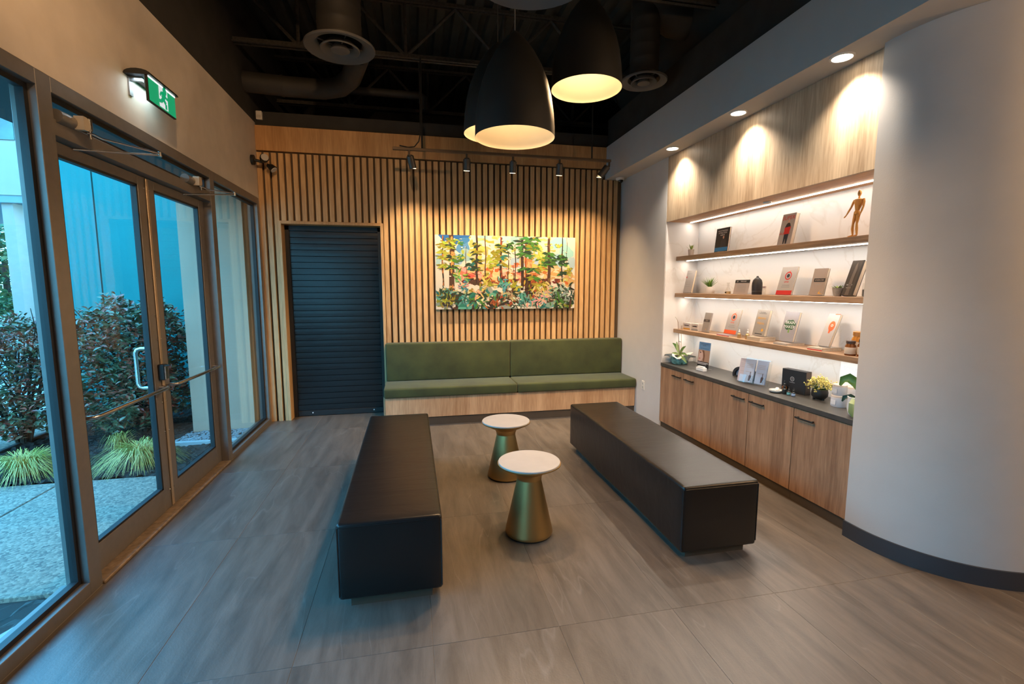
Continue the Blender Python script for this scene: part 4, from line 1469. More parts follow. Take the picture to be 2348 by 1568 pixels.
    # trunks
    for t in ((.050, .32, .99, .010, .008, DBR, ORG), (.112, .25, 1, .036, .030, BRN, srgb(226, 160, 88)), (.284, .36, 1, .017, .012, DBR, BRN), (.345, .45, 1, .008, .006, BRN, None), (.455, .34, .98, .020, .012, DBR, RUST),
              (.507, .30, .78, .007, .005, DBR, None), (.545, .30, .6, .006, .004, BRN, None), (.557, .30, .88, .008, .005, DBR, None), (.608, .26, .98, .022, .018, DBR, BRN), (.634, .24, .98, .015, .012, RUST, ORG),
              (.660, .40, .76, .046, .040, srgb(206, 140, 84), srgb(236, 190, 130)), (.652, .24, .48, .05, .04, DBR, BRN), (.804, .33, .98, .024, .017, BRN, srgb(130, 92, 60)), (.902, .38, 1, .010, .006, DBR, None), (.936, .6, 1, .003, .002, BRN, None), (.21, .40, .85, .004, .003, BRN, None), (.715, .12, .5, .004, .004, srgb(214, 190, 140), None), (.968, .0, .2, .014, .012, BRN, None)):
        trunk(*t)
    # bough strokes
    for (u, vs, half, cols) in ((.05, (.90, .84, .78, .70, .60), .05, (LIME, OLV, OLV)), (.112, (.93, .84, .72, .66, .57), .055, (OLV, GRN, LIME, DGR)), (.284, (.88, .78, .66, .55), .05, (DGR, OLV, OLV, BRN)),
                                (.17, (.90, .72, .68), .035, (LIME, GRN, TEAL)), (.455, (.86, .82, .72, .62), .07, (OLV, TEAL, DGR, OLV)), (.52, (.90, .86), .04, (GRN, DGR)), (.62, (.99, .92, .86, .80, .76, .56), .085, (GRN, DGR, GRN, srgb(60, 140, 70))), (.69, (.97, .90, .84, .55, .44), .07, (GRN, DGR, OLV, GRN)),
                                (.75, (.70, .62), .05, (GRN, LIME)), (.804, (.76, .70, .64), .065, (GRN, DGR, GRN)), (.902, (.73, .69, .63, .5), .05, (DGR, GRN, DGR)), (.95, (.55, .50), .03, (LIME, OLV)), (.875, (.88,), .02, (LIME,)), (.42, (.79, .74), .05, (OLV, OLV)), (.245, (.62, .56), .05, (TEAL, DGR)), (.40, (.66, .60), .04, (OLV, LIME)), (.715, (.34, .28), .06, (OLV, LIME, srgb(180, 160, 60)))):
        for v in vs:
            for _ in range(13):
                s = rr.choice((-1, 1))
                l = half * Wd * rr.uniform(.25, .95)
                ang = (0 if s > 0 else PI) - s * rr.uniform(-.15, .55)
                stroke(u + rr.uniform(-.012, .012), v + rr.uniform(-.025, .02), l, rr.uniform(.006, .017), ang, rr.choice(cols), s * rr.uniform(-.2, .7))
    # thin dark twigs
    for _ in range(46):
        u = rr.choice([.05, .112, .284, .345, .455, .507, .557, .608, .804, .902])
        stroke(u, rr.uniform(.4, .9), rr.uniform(.03, .09), .0022, rr.choice([0, PI]) + rr.uniform(-.5, .5), DBR, .2)
    # shrubs: bunches of leaves
    for (u, v, n, l, cols) in ((.07, .20, 34, .12, (TEAL, LTEAL, DGR, OLV)), (.10, .14, 34, .12, (OLV, DGR, srgb(92, 96, 30), DBR)), (.07, .08, 30, .09, (LIME, OLV, DBR)), (.19, .16, 30, .13, (TEAL, DGR, LTEAL)), (.19, .32, 22, .10, (srgb(80, 140, 170), TEAL, LTEAL, PINK)), (.28, .12, 36, .13, (DGR, GRN, TEAL, DBR)), (.16, .42, 22, .10, (srgb(130, 190, 120), LIME, GRN)),
                               (.36, .38, 24, .11, (YEL, OLV, LIME)), (.30, .22, 16, .10, (YEL, PINK, PCH)), (.34, .08, 26, .10, (DGR, WH, GRN)), (.47, .34, 26, .11, (LTEAL, TEAL, srgb(90, 170, 190))), (.44, .12, 32, .12, (DBR, DGR, RUST, GRN)), (.39, .04, 20, .09, (RUST, ORG, DBR)), (.55, .30, 20, .10, (LIME, OLV)), (.52, .22, 22, .12, (srgb(168, 140, 104), srgb(190, 170, 130), BRN)),
                               (.54, .08, 26, .10, (RUST, WH, DGR)), (.62, .12, 34, .12, (TEAL, LTEAL, DGR, srgb(130, 170, 160))), (.70, .08, 34, .11, (TEAL, PINK, DGR, LTEAL)), (.66, .22, 20, .1, (DBR, RUST, OLV)), (.77, .13, 26, .11, (PINK, TEAL, srgb(190, 200, 190))), (.76, .28, 26, .12, (YEL, OLV, PCH)), (.80, .24, 14, .08, (PINK, PCH)), (.87, .20, 50, .14, (DGR, DBR, srgb(120, 160, 150), DGR)), (.92, .24, 56, .14, (DGR, srgb(70, 100, 90), srgb(170, 195, 185), DBR)), (.90, .10, 40, .12, (DGR, GRN, DBR)), (.97, .18, 20, .10, (WH, DGR, srgb(150, 175, 165))), (.86, .05, 20, .09, (GRN, srgb(170, 180, 130), DGR))):
        for _ in range(n):
            a = rr.uniform(0, 2 * PI)
            stroke(u + rr.gauss(0, .02), v + rr.gauss(0, .035), l * rr.uniform(.4, .9), rr.uniform(.006, .015), a, rr.choice(cols), rr.uniform(-.6, .6))
    for _ in range(60):
        blob(rr.uniform(.02, .98), rr.uniform(.02, .95), rr.uniform(.003, .008), rr.uniform(.006, .014), rr.choice([WH, WH, srgb(246, 226, 196)]), 7, .4)
    obj('paint', mb, attr_mat('oil_paint', .5), P, world=True)


painting()


# ================================================================== SHELF THINGS
def ink(name, c, rough=.5):
    return plain('ink_' + name, c, rough, var=0.0)


I_BLACK, I_WHITE, I_GREY = ink('black', (.012, .012, .012)), ink('white', (.75, .73, .71)), ink('grey', srgb(150, 148, 146))
I_RED, I_ORANGE, I_GOLD, I_BLUE, I_GREEN = ink('red', srgb(190, 40, 36)), ink('orange', srgb(226, 92, 44)), ink('gold', srgb(214, 158, 60)), ink('blue', srgb(40, 120, 180)), ink('green', srgb(44, 84, 52))
I_SKIN = ink('skin', srgb(196, 150, 126))
M_PAGES = plain('cream_pages', (.72, .60, .45), .8, var=.1, vscale=300, stretch=(1, 1, .05))


def cover(name, c):
    c = tuple(k * .8 for k in c)
    return plain('cover_' + name, c, .45, var=.02)


class Front:
    """lettering and flat print on the front of a leaning book; u,v run 0..1 across the cover"""

    def __init__(self, parent, w, h, y=-.0007):
        self.p, self.w, self.h, self.y = parent, w, h, y

    def rect(self, name, u0, u1, v0, v1, mat):
        return obj(name, MB().box(u0 * self.w, u1 * self.w, self.y, self.y + .0006, v0 * self.h, v1 * self.h), mat, self.p)

    def shape(self, name, pts, mat, k=0):
        return obj(name, MB().prism([(u * self.w, self.y - .0003 * k, v * self.h) for u, v in pts], (0, .0003, 0)), mat, self.p)

    def disc(self, name, u, v, r, mat, k=0, sy=1.0, inner=None):
        n = 20
        if inner:
            mb = MB()
            y = self.y - .0003 * k
            for i in range(n):
                t0, t1 = 2 * PI * i / n, 2 * PI * (i + 1) / n
                mb.poly([(u * self.w + a * math.cos(t), y, v * self.h + a * math.sin(t) * sy) for a, t in ((inner, t0), (r, t0), (r, t1), (inner, t1))])
            return obj(name, mb, mat, self.p)
        return obj(name, MB().prism([(u * self.w + r * math.cos(2 * PI * i / n), self.y - .0003 * k, v * self.h + r * math.sin(2 * PI * i / n) * sy) for i in range(n)], (0, .0003, 0)), mat, self.p)

    def text(self, name, s, u, v, size, mat, maxu=.86, k=2):
        return text(name, s, size * self.h, mat, self.p, (u * self.w, self.y - .0004 * k, v * self.h), maxw=maxu * self.w)


def book(label, bl, br, vtop, x, z, th, lean, mat, turn=0.0, group='books standing on the lit shelves', name='book', cat='book', pages=True):
    """bl, br: lower corners of the front in the picture; vtop: picture height of its top edge; x: distance plane of its foot"""
    a, b = on_x(bl[0], bl[1], x), on_x(br[0], br[1], x)
    w = max(.02, abs(a.y - b.y))
    h = (on_x((bl[0] + br[0]) / 2 + 14, vtop, x + .05).z - z) / math.cos(lean)
    r = thing(name, label, cat, (x, a.y, z + .001 + th * math.sin(lean)), (-lean, 0, -PI / 2 + turn), group)
    if pages:
        obj('cover', MB().box(0, w, 0, .002, 0, h).box(0, w, th - .002, th, 0, h).box(0, .002, .002, th - .002, 0, h), mat, r)
        obj('page_block', MB().box(.0025, w - .003, .002, th - .002, .003, h - .003), M_PAGES, r)
    else:
        obj('body', MB().box(0, w, 0, th, 0, h, .001, 1), mat, r)
    return r, Front(r, w, h), w, h


def easel(r, w, h, th):
    """small clear stand behind a leaning book"""
    obj('stand', MB().box(w * .3, w * .7, th, th + .003, .0, h * .5).prism([(w * .45, th + .002, h * .45), (w * .45, th + .002, .0), (w * .45, th + .05, .004)], (.004, 0, 0)), plain('clear_acrylic', (.75, .75, .75), .2, trans=.7), r)


ZT, ZM, ZL, ZC = SHELF[0], SHELF[1], SHELF[2], .778

# --- top shelf
r, F, w, h = book('black paperback with white capitals and a blue band, leaning on the top shelf', (1637, 577), (1667, 574), 523, 3.10, ZT, .016, .10, cover('black', (.012, .012, .014)))
F.rect('blue_band', .02, .98, .07, .22, I_BLUE)
F.text('title', 'OUTSTANDING\nATTRACTION\nHABITS', .5, .80, .085, I_WHITE)
F.disc('face', .60, .62, .012, I_SKIN, 1, 1.25)
F.shape('suit', [(.40, .22), (.86, .22), (.80, .50), (.66, .56), (.54, .56), (.44, .48)], ink('suit', (.03, .03, .034)), 1)
F.rect('print_line', .25, .75, .02, .045, I_WHITE)
easel(r, w, h, .016)
r, F, w, h = book('pale paperback with red capitals and a figure in a red shirt on the top shelf', (1781, 561), (1811, 557), 492, 3.06, ZT, .034, .19, cover('stone', srgb(176, 166, 160)))
F.text('title', 'SUPER', .5, .86, .20, I_RED, .98)
F.text('title', 'HUMAN', .42, .36, .12, I_RED, .8, 1)
F.shape('trousers', [(.42, .02), (.50, .02), (.55, .20), (.60, .02), (.70, .02), (.74, .34), (.40, .34)], ink('navy', (.015, .022, .035)), 2)
F.shape('red_shirt', [(.38, .33), (.74, .33), (.80, .56), (.62, .62), (.48, .62), (.34, .54)], I_RED, 2)
F.shape('dark_shoulders', [(.36, .55), (.78, .57), (.70, .67), (.60, .70), (.50, .69), (.42, .64)], ink('dark_brown', (.03, .02, .018)), 3)
F.disc('face', .57, .75, .010, I_SKIN, 3, 1.3)
easel(r, w, h, .034)


def pot_plant(name, label, cx, cy, z, profile, mat, leafer, cat='potted plant', group=None):
    t = thing(name, label, cat, (cx, cy, z), group=group)
    obj('pot', MB().lathe(profile, seg=32), mat, t, smooth=True)
    leafer(t)
    return t


M_SUCC = leaf_mat('succulent_leaf', [(0.16, .26, .04), (.34, .42, .10)], .45)
M_GRASSY = leaf_mat('potted_grass_leaf', [(0.06, .17, .012), (.20, .34, .04)], .45)
M_POTW = plain('white_ceramic', (.70, .67, .63), .4, var=.03)


def spiky(t, n, l, w, z0, seed, mat, up=.9, name='leaf', curl=.4):
    rr = random.Random(seed)
    for i in range(n):
        a = 2 * PI * i / n * 2.4 + rr.uniform(-.3, .3)
        e = up * rr.uniform(.55, 1.0)
        ll = l * rr.uniform(.7, 1.1)
        mb = MB()
        prev = None
        for k in range(6):
            f = k / 5
            rad = ll * f * math.cos(e) + curl * l * .3 * f * f
            zz = z0 + ll * f * math.sin(e) - curl * l * .35 * f * f
            ww = w * (1 - f ** 1.6) * (.6 + .8 * f) + .0002
            px, py = -math.sin(a) * ww, math.cos(a) * ww
            cur = (mb.bm.verts.new((rad * math.cos(a) + px, rad * math.sin(a) + py, zz)), mb.bm.verts.new((rad * math.cos(a), rad * math.sin(a), zz - ww * .5)), mb.bm.verts.new((rad * math.cos(a) - px, rad * math.sin(a) - py, zz)))
            if prev:
                mb.bm.faces.new((prev[0], prev[1], cur[1], cur[0])); mb.bm.faces.new((prev[1], prev[2], cur[2], cur[1]))
            prev = cur
        obj(name, mb, mat, t, smooth=True)


p = on_x(1584, 590, 3.10)
pot_plant('potted_succulent', 'tiny green succulent in a beige pot at the far end of the top shelf', 3.10, p.y, ZT, [(0, 0), (.026, 0), (.034, .075), (.030, .075), (.028, .06), (0, .06)], plain('beige_pot', (.45, .38, .32), .6), lambda t: spiky(t, 14, .08, .008, .06, 3, M_SUCC, 1.4, curl=.15))

# wooden mannequin
MN = thing('wooden_mannequin', 'golden wooden artist mannequin standing on the near end of the top shelf', 'mannequin', (3.08, on_x(1960, 536, 3.08).y, ZT))
M_MANN = wood('mannequin_wood', srgb(186, 120, 44), srgb(222, 162, 78), .4)
_y = 0
MN_S = 1.04


def mpt(y, z, x=0.0):
    return (x * MN_S, -y * MN_S, z * MN_S)


def mpart(name, pts, rad):
    obj(name, MB().tube([mpt(*q) for q in pts], [q * MN_S for q in rad], 12), M_MANN, MN, smooth=True)


mpart('head', [(.012, .272), (.012, .278), (.013, .292), (.012, .306), (.010, .313)], [.004, .009, .0125, .010, .003])
mpart('neck', [(.012, .256), (.012, .274)], [.006, .005])
mpart('torso', [(.016, .258), (.016, .252), (.014, .238), (.010, .215), (.006, .190), (.005, .178)], [.010, .028, .030, .022, .015, .012])
mpart('pelvis', [(.005, .182), (.004, .170), (.004, .156), (.004, .148)], [.012, .019, .020, .010])
mpart('upper_arm', [(-.016, .252, -.004), (-.024, .235, -.006), (-.034, .205, -.01)], [.007, .0075, .006])
mpart('forearm', [(-.034, .205, -.01), (-.046, .180, -.016), (-.056, .158, -.02)], [.006, .006, .004])
mpart('hand', [(-.056, .158, -.02), (-.064, .146, -.024), (-.070, .140, -.026)], [.0035, .005, .002])
mpart('upper_arm', [(.046, .252), (.050, .230), (.048, .203)], [.007, .0075, .006])
mpart('forearm', [(.048, .203), (.044, .178, -.006), (.038, .155, -.01)], [.006, .006, .004])
mpart('hand', [(.038, .155, -.01), (.034, .142, -.012), (.033, .135, -.012)], [.0035, .005, .002])
mpart('thigh', [(-.006, .156), (-.012, .128), (-.020, .094)], [.012, .011, .007])
mpart('shin', [(-.020, .094), (-.022, .06), (-.016, .016)], [.007, .009, .005])
mpart('foot', [(-.016, .016), (-.022, .010, -.012), (-.026, .008, -.028)], [.006, .007, .004])
mpart('thigh', [(.014, .156), (.012, .126), (.008, .094)], [.012, .011, .007])
mpart('shin', [(.008, .094), (.010, .06), (.014, .018)], [.007, .009, .005])
mpart('foot', [(.014, .018), (.012, .011, -.012), (.010, .009, -.028)], [.006, .007, .004])
obj('base', MB().lathe([(0, 0), (.042, 0), (.042, .007), (0, .007)], (0.005, 0, 0), 28), plain('pale_base', (.62, .5, .36), .5), MN, smooth=True)

# --- middle shelf
r, F, w, h = book('white book with a small red dot at the far end of the middle shelf', (1563, 668), (1584, 669), 621, 3.09, ZM, .022, .20, cover('pale', srgb(188, 182, 178)))
F.disc('red_dot', .22, .70, .010, I_RED)
for v in (.28, .36, .44, .52):
    F.rect('print_line', .25, .75, v, v + .015, I_GREY)
F.rect('print_line', .25, .7, .84, .86, I_GREY)
easel(r, w, h, .022)
p = on_x(1627, 671, 3.08)
pot_plant('potted_grass', 'bright green grassy plant in a white ribbed pot on the middle shelf', 3.08, p.y, ZM, [(0, 0), (.042, 0), (.052, .02), (.053, .05), (.046, .072), (.040, .072), (.040, .058), (0, .058)], M_POTW, lambda t: spiky(t, 64, .135, .0048, .055, 4, M_GRASSY, 1.35, curl=.22))
p = on_x(1669, 671, 3.08)
FL = thing('reed_bottle', 'small clear bottle with gold base beside the grassy pot', 'bottle', (3.08, p.y, ZM))
M_CLEAR = pane_mat('clear_bottle_glass', (.93, .93, .92), .05)
obj('glass', MB().lathe([(0, .001), (.024, .001), (.026, .006), (.026, .035), (.010, .07), (.010, .10), (.016, .11), (.016, .112)], seg=24), M_CLEAR, FL, smooth=True)
obj('gold_base', MB().lathe([(0, .002), (.024, .002), (.024, .026), (0, .026)], seg=24), plain('amber_liquid', (.62, .42, .18), .3), FL, smooth=True)
obj('label_patch', MB().box(-.0275, -.0262, -.010, .010, .010, .022), I_BLACK, FL)
r, F, w, h = book('pale card with a black header strip between the bottle and the black diffuser', (1680, 671), (1713, 672), 642, 3.07, ZM, .004, .20, cover('card', srgb(186, 172, 166)), name='info_card', cat='card', group=None, pages=False)
F.rect('header_strip', .0, 1.0, .78, 1.0, I_BLACK)
F.text('heading', 'PARKLAND', .58, .89, .11, I_WHITE, .6)
F.disc('logo', .17, .89, .007, I_WHITE, 1, inner=.005)
for v in (.14, .24, .34, .44, .54, .64):
    F.rect('print_line', .2, .82, v, v + .03, I_GREY)
p = on_x(1735, 673, 3.07)
DF = thing('aroma_diffuser', 'matt black bullet-shaped aroma diffuser on the middle shelf', 'diffuser', (3.07, p.y, ZM))
M_DIFB = plain('dark_brown_ceramic', (.020, .015, .013), .55)
obj('base', MB().lathe([(0, 0), (.040, 0), (.042, .004), (.042, .030), (0, .030)], seg=36), M_DIFB, DF, smooth=True)
obj('cover', MB().lathe([(.043, .031), (.044, .07), (.043, .105), (.036, .132), (.020, .150), (.011, .156), (.009, .166), (.004, .168), (0, .168)], seg=36), M_DIFB, DF, smooth=True)
p = on_x(1751, 673, 3.14)
JR = thing('glass_jar', 'small clear jar standing behind the black diffuser', 'jar', (3.14, p.y, ZM))
obj('body', MB().lathe([(0, .001), (.018, .001), (.019, .05), (.015, .056), (.015, .058)], seg=20), M_CLEAR, JR, smooth=True)
obj('lid', MB().lathe([(0, .058), (.017, .058), (.017, .075), (0, .075)], seg=20), plain('pink_lid', (.62, .5, .46), .4), JR, smooth=True)


def seed_cover(F, band):
    F.rect('bottom_band', 0, 1, .0, .155, band)
    F.disc('fruit_ring', .52, .68, F.w * .21, I_RED if band is I_RED else I_ORANGE, 0, 1.0, inner=F.w * .155)
    F.disc('fruit_core', .52, .68, F.w * .095, ink('plum', (.02, .015, .025)), 1)
    F.shape('fruit_leaf', [(.50, .82), (.62, .88), (.56, .82)], I_ORANGE, 1)
    F.text('title', 'one', .5, .47, .14, I_RED if band is I_RED else I_ORANGE, .7)
    F.rect('print_line', .28, .74, .33, .36, I_GREY)
    F.rect('print_line', .24, .78, .26, .29, I_GREY)


r, F, w, h = book('white book with a red fruit ring and a dark red band on the middle shelf', (1778, 672), (1813, 673), 613, 3.06, ZM, .014, .25, cover('pale', srgb(188, 182, 178)))
seed_cover(F, I_RED)
easel(r, w, h, .014)
r, F, w, h = book('beige book with a black title strip beside the small succulent on the middle shelf', (1854, 673), (1885, 675), 617, 3.06, ZM, .02, .20, cover('taupe', srgb(176, 158, 146)))
F.rect('title_strip', .16, .96, .50, .63, I_BLACK)
F.text('title', 'EXERCISE', .56, .565, .10, ink('taupe', srgb(176, 158, 146)), .7)
F.shape('gold_mark', [(.62, .06), (.78, .20), (.74, .10), (.95, .06)], I_GOLD)
F.rect('print_line', .35, .72, .39, .405, I_GREY)
easel(r, w, h, .02)
p = on_x(1920, 676, 3.04)
pot_plant('potted_succulent', 'yellow-green succulent in a grey concrete pot beside the dark book', 3.04, p.y, ZM, [(0, 0), (.022, 0), (.028, .02), (.036, .062), (.031, .062), (.029, .05), (0, .05)], plain('concrete_pot', (.33, .29, .25), .8, var=.15, vscale=60, bump=.3), lambda t: spiky(t, 20, .05, .009, .05, 9, M_SUCC, 1.0, curl=.3))
r, F, w, h = book('tall thick book with a dark photo cover at the near end of the middle shelf', (1928, 675), (1955, 677), 601, 3.03, ZM, .034, .33, cover('dark_photo', srgb(62, 54, 50)))
F.rect('spine_band', .86, 1.0, 0, 1, I_BLACK)
F.shape('pale_figure', [(.30, .0), (.62, .0), (.58, .5), (.62, .75), (.50, .95), (.40, .85), (.34, .5)], ink('smoke', srgb(96, 84, 76)))
F.rect('print_line', .18, .66, .28, .31, I_GREY)
F.rect('print_line', .22, .62, .20, .22, I_GREY)
p = on_x(1986, 676, 3.14)
JR2 = thing('glass_jar', 'clear ribbed glass jar at the near end of the middle shelf behind the dark book', 'jar', (3.16, p.y + .02, ZM))
obj('body', MB().lathe([(0, .001), (.024, .001), (.026, .07), (.022, .085), (.022, .095)], seg=20), M_CLEAR, JR2, smooth=True)
obj('contents', MB().lathe([(0, .003), (.022, .003), (.023, .05), (0, .05)], seg=20), plain('sea_salt', (.5, .5, .48), .6), JR2, smooth=True)


# --- lowest shelf
def carton(label, bl, br, vtop, x, mat, accent, words):
    a, b = on_x(bl[0], bl[1], x), on_x(br[0], br[1], x)
    w = abs(a.y - b.y)
    h = on_x(bl[0], vtop, x).z - ZL
    t = thing('soap_box', label, 'box', (x, a.y, ZL), (0, 0, -PI / 2), 'small cartons on the lowest shelf')
    obj('carton', MB().box(0, w, 0, .055, 0, h, .001, 1), mat, t)
    F = Front(t, w, h)
    F.rect('accent_strip', .02, .98, .04, .26, accent)
    F.rect('label_field', .03, .97, .32, .95, ink('pale_grey', srgb(196, 186, 180)))
    F.rect('print_line', .2, .8, .55, .68, I_GREY)
    return t


carton('small white carton with a gold strip at the far end of the lowest shelf', (1566, 755), (1582, 757), 739, 3.07, plain('white_card', (.72, .68, .64), .5), I_GOLD, 'CALM')
carton('small white carton with a grey strip beside the slim grey box on the lowest shelf', (1585, 758), (1600, 760), 741, 3.07, plain('white_card', (.72, .68, .64), .5), I_GREY, 'REST')
p = on_x(1561, 752, 3.12)
TN = thing('round_tin', 'small round gold tin behind the white carton at the far shelf end', 'tin', (3.14, p.y + .0, ZL))
obj('body', MB().lathe([(0, 0), (.026, 0), (.026, .030), (0, .030)], seg=24), plain('gold_tin', (.5, .33, .15), .35, metal=.7), TN, smooth=True)
obj('lid', MB().lathe([(0, .030), (.027, .030), (.027, .040), (0, .041)], seg=24), plain('brown_lid', (.12, .07, .04), .4), TN, smooth=True)
r, F, w, h = book('slim grey box with a dark band standing near the white cartons', (1608, 759), (1622, 762), 718, 3.06, ZL, .020, .20, cover('grey_card', srgb(170, 160, 152)), name='slim_box', cat='box', group=None, pages=False)
F.rect('dark_band', 0, 1, .52, .65, ink('charcoal', srgb(80, 72, 68)))
F.text('title', 'CBD', .5, .585, .09, ink('taupe', srgb(176, 158, 146)), .7)
F.disc('gold_mark', .62, .14, .006, I_GOLD)


def flat_book(label, bl, br, vb, x, depth, th, mat, edge):
    """a book lying flat, its spine towards the room"""
    a, b = on_x(bl[0], bl[1], x), on_x(br[0], br[1], x)
    w = abs(a.y - b.y)
    t = thing('flat_book', label, 'book', (x, a.y, ZL), (0, 0, -PI / 2), 'books lying flat on the lowest shelf')
    obj('cover', MB().box(0, w, 0, depth, 0, .002).box(0, w, 0, depth, th - .002, th).box(0, w, 0, .002, .002, th - .002), mat, t)
    obj('page_block', MB().box(.003, w - .003, .002, depth - .004, .002, th - .002), M_PAGES, t)
    obj('spine_strip', MB().box(.0, w, -.0006, 0, .001, th * .35), edge, t)
    return t


flat_book('thin flat book under the white book with an orange band', (1643, 770), (1671, 774), 763, 3.01, .16, .016, cover('mauve', srgb(176, 160, 166)), I_RED)
r, F, w, h = book('white book with an orange fruit ring and an orange band on the lowest shelf', (1659, 764), (1686, 767), 710, 3.08, ZL + .017, .012, .25, cover('pale', srgb(188, 182, 178)))
seed_cover(F, I_ORANGE)


def dropper(label, px, x, z, hgt, glass, cap, name='small_bottle', grp=None, lab=None):
    p = on_x(px[0], px[1], x) if z != ZC else None
    y = p.y if p else px
    t = thing(name, label, 'bottle', (x, y, z), group=grp)
    r0 = hgt * .20
    obj('glass', MB().lathe([(0, 0), (r0 * .95, 0), (r0, hgt * .03), (r0, hgt * .45), (r0 * .45, hgt * .56), (r0 * .45, hgt * .62), (0, hgt * .62)], seg=20), glass, t, smooth=True)
    obj('cap', MB().lathe([(0, hgt * .60), (r0 * .55, hgt * .60), (r0 * .55, hgt * .74), (r0 * .32, hgt * .78), (r0 * .30, hgt * .95), (0, hgt)], seg=20), cap, t, smooth=True)
    if lab:
        obj('label_band', MB().lathe([(r0 * 1.01, hgt * .08), (r0 * 1.02, hgt * .09), (r0 * 1.02, hgt * .36), (r0 * 1.01, hgt * .37)], seg=20), lab, t, smooth=True)
    return t


M_AMBER = plain('amber_glass', (.16, .05, .012), .12, var=.1)
M_AMBERL = plain('light_amber_glass', (.50, .20, .03), .15, var=.1)
M_WCAP = plain('white_cap', (.72, .68, .64), .4)
dropper('small white-topped gold bottle beside the orange-banded book', (1695, 768), 3.04, ZL, .085, plain('gold_label', (.5, .32, .14), .35, metal=.5), M_WCAP)
dropper('small white pump bottle with gold base beside the grey-and-gold book', (1714, 771), 3.04, ZL, .095, plain('gold_label', (.5, .32, .14), .35, metal=.5), M_WCAP)
flat_book('thick pale flat book under the grey-and-gold book', (1712, 781), (1741, 786), 771, 3.01, .17, .035, cover('sand', srgb(196, 176, 152)), ink('sand', srgb(180, 160, 136)))
r, F, w, h = book('grey book with gold dotted capitals on the lowest shelf', (1724, 769), (1751, 774), 712, 3.08, ZL + .036, .028, .22, cover('grey', srgb(168, 160, 152)))
F.text('heading', 'Tiny Changes,\nRemarkable Results', .5, .88, .05, I_BLACK, .8)
F.text('title', 'Atomic', .5, .68, .16, I_GOLD, .8)
F.text('title', 'Habits', .5, .48, .16, I_GOLD, .8)
F.disc('gold_dot', .74, .22, F.w * .09, I_GOLD)
F.rect('print_line', .2, .8, .055, .085, I_BLACK)
F.rect('print_line', .15, .6, .30, .315, I_GREY)
flat_book('thin flat book under the book with the green brain tree', (1773, 791), (1803, 797), 781, 3.01, .18, .018, cover('grey_flat', srgb(180, 170, 160)), I_GREY)
r, F, w, h = book('grey book with a dark green brain-shaped tree on the lowest shelf', (1785, 779), (1816, 785), 716, 3.08, ZL + .019, .020, .24, cover('silver', srgb(166, 162, 166)))
import math as _m
rb = random.Random(4)
F.shape('tree_crown', [(.52 + .40 * _m.cos(t) * (1 + .06 * _m.sin(5 * t)), .56 + .17 * _m.sin(t) * (1 + .10 * _m.sin(6 * t + 1))) for t in [2 * PI * k / 26 for k in range(26)]], I_GREEN)
F.shape('tree_trunk', [(.48, .30), (.60, .30), (.57, .42), (.50, .42)], ink('leaf_green', srgb(110, 150, 70)), 1)
F.text('title', 'BRAIN\nMAKER', .52, .56, .14, I_WHITE, .76)
F.rect('print_line', .2, .8, .09, .11, I_GREY)
flat_book('flat book with a red-tinged edge under the white book with the orange head', (1850, 808), (1884, 815), 798, 3.01, .18, .022, cover('cream', srgb(198, 184, 166)), I_RED)
r, F, w, h = book('white book with an orange head silhouette on the lowest shelf', (1874, 794), (1899, 800), 722, 3.08, ZL + .023, .022, .36, cover('pale', srgb(188, 182, 178)))
F.shape('orange_head', [(.62 + .27 * _m.cos(t), .62 + .155 * _m.sin(t)) for t in [2 * PI * k / 22 for k in range(22)]] , I_ORANGE)
F.shape('orange_neck', [(.50, .40), (.62, .40), (.66, .50), (.46, .50)], I_ORANGE)
F.disc('white_ring', .62, .64, F.w * .10, I_WHITE, 2, inner=F.w * .06)
F.rect('orange_tip', .55, 1, .975, 1.0, I_ORANGE)


def amber(label, px, x, rad, hgt, glass, capm):
    p = on_x(px[0], px[1], x)
    t = thing('amber_jar', label, 'bottle', (x, p.y, ZL), group='amber glass bottles on the lowest shelf')
    obj('glass', MB().lathe([(0, 0), (rad, 0), (rad * 1.03, .004), (rad * 1.03, hgt * .66), (rad * .75, hgt * .78), (rad * .75, hgt * .82), (0, hgt * .82)], seg=28), glass, t, smooth=True)
    obj('cap', MB().lathe([(0, hgt * .81), (rad * .86, hgt * .81), (rad * .88, hgt * .98), (rad * .8, hgt), (0, hgt)], seg=28), capm, t, smooth=True)
    obj('label_band', MB().lathe([(rad * 1.04, hgt * .12), (rad * 1.05, hgt * .13), (rad * 1.05, hgt * .55), (rad * 1.04, hgt * .56)], seg=28), plain('paper_label', srgb(196, 178, 160), .6), t, smooth=True)


amber('short dark amber bottle with a pale label beside the white wall edge', (1949, 812), 3.03, .033, .105, M_AMBER, plain('brown_cap', (.06, .03, .02), .4))
amber('tall light amber bottle behind the short dark one', (1965, 808), 3.13, .038, .165, M_AMBERL, plain('gold_cap', (.42, .18, .03), .35))
amber('dark amber bottle nearest the curved wall on the lowest shelf', (1977, 815), 3.06, .030, .12, M_AMBER, plain('brown_cap', (.06, .03, .02), .4))


# --- counter
def cpt(u, v):
    return on_z(u, v, ZC)


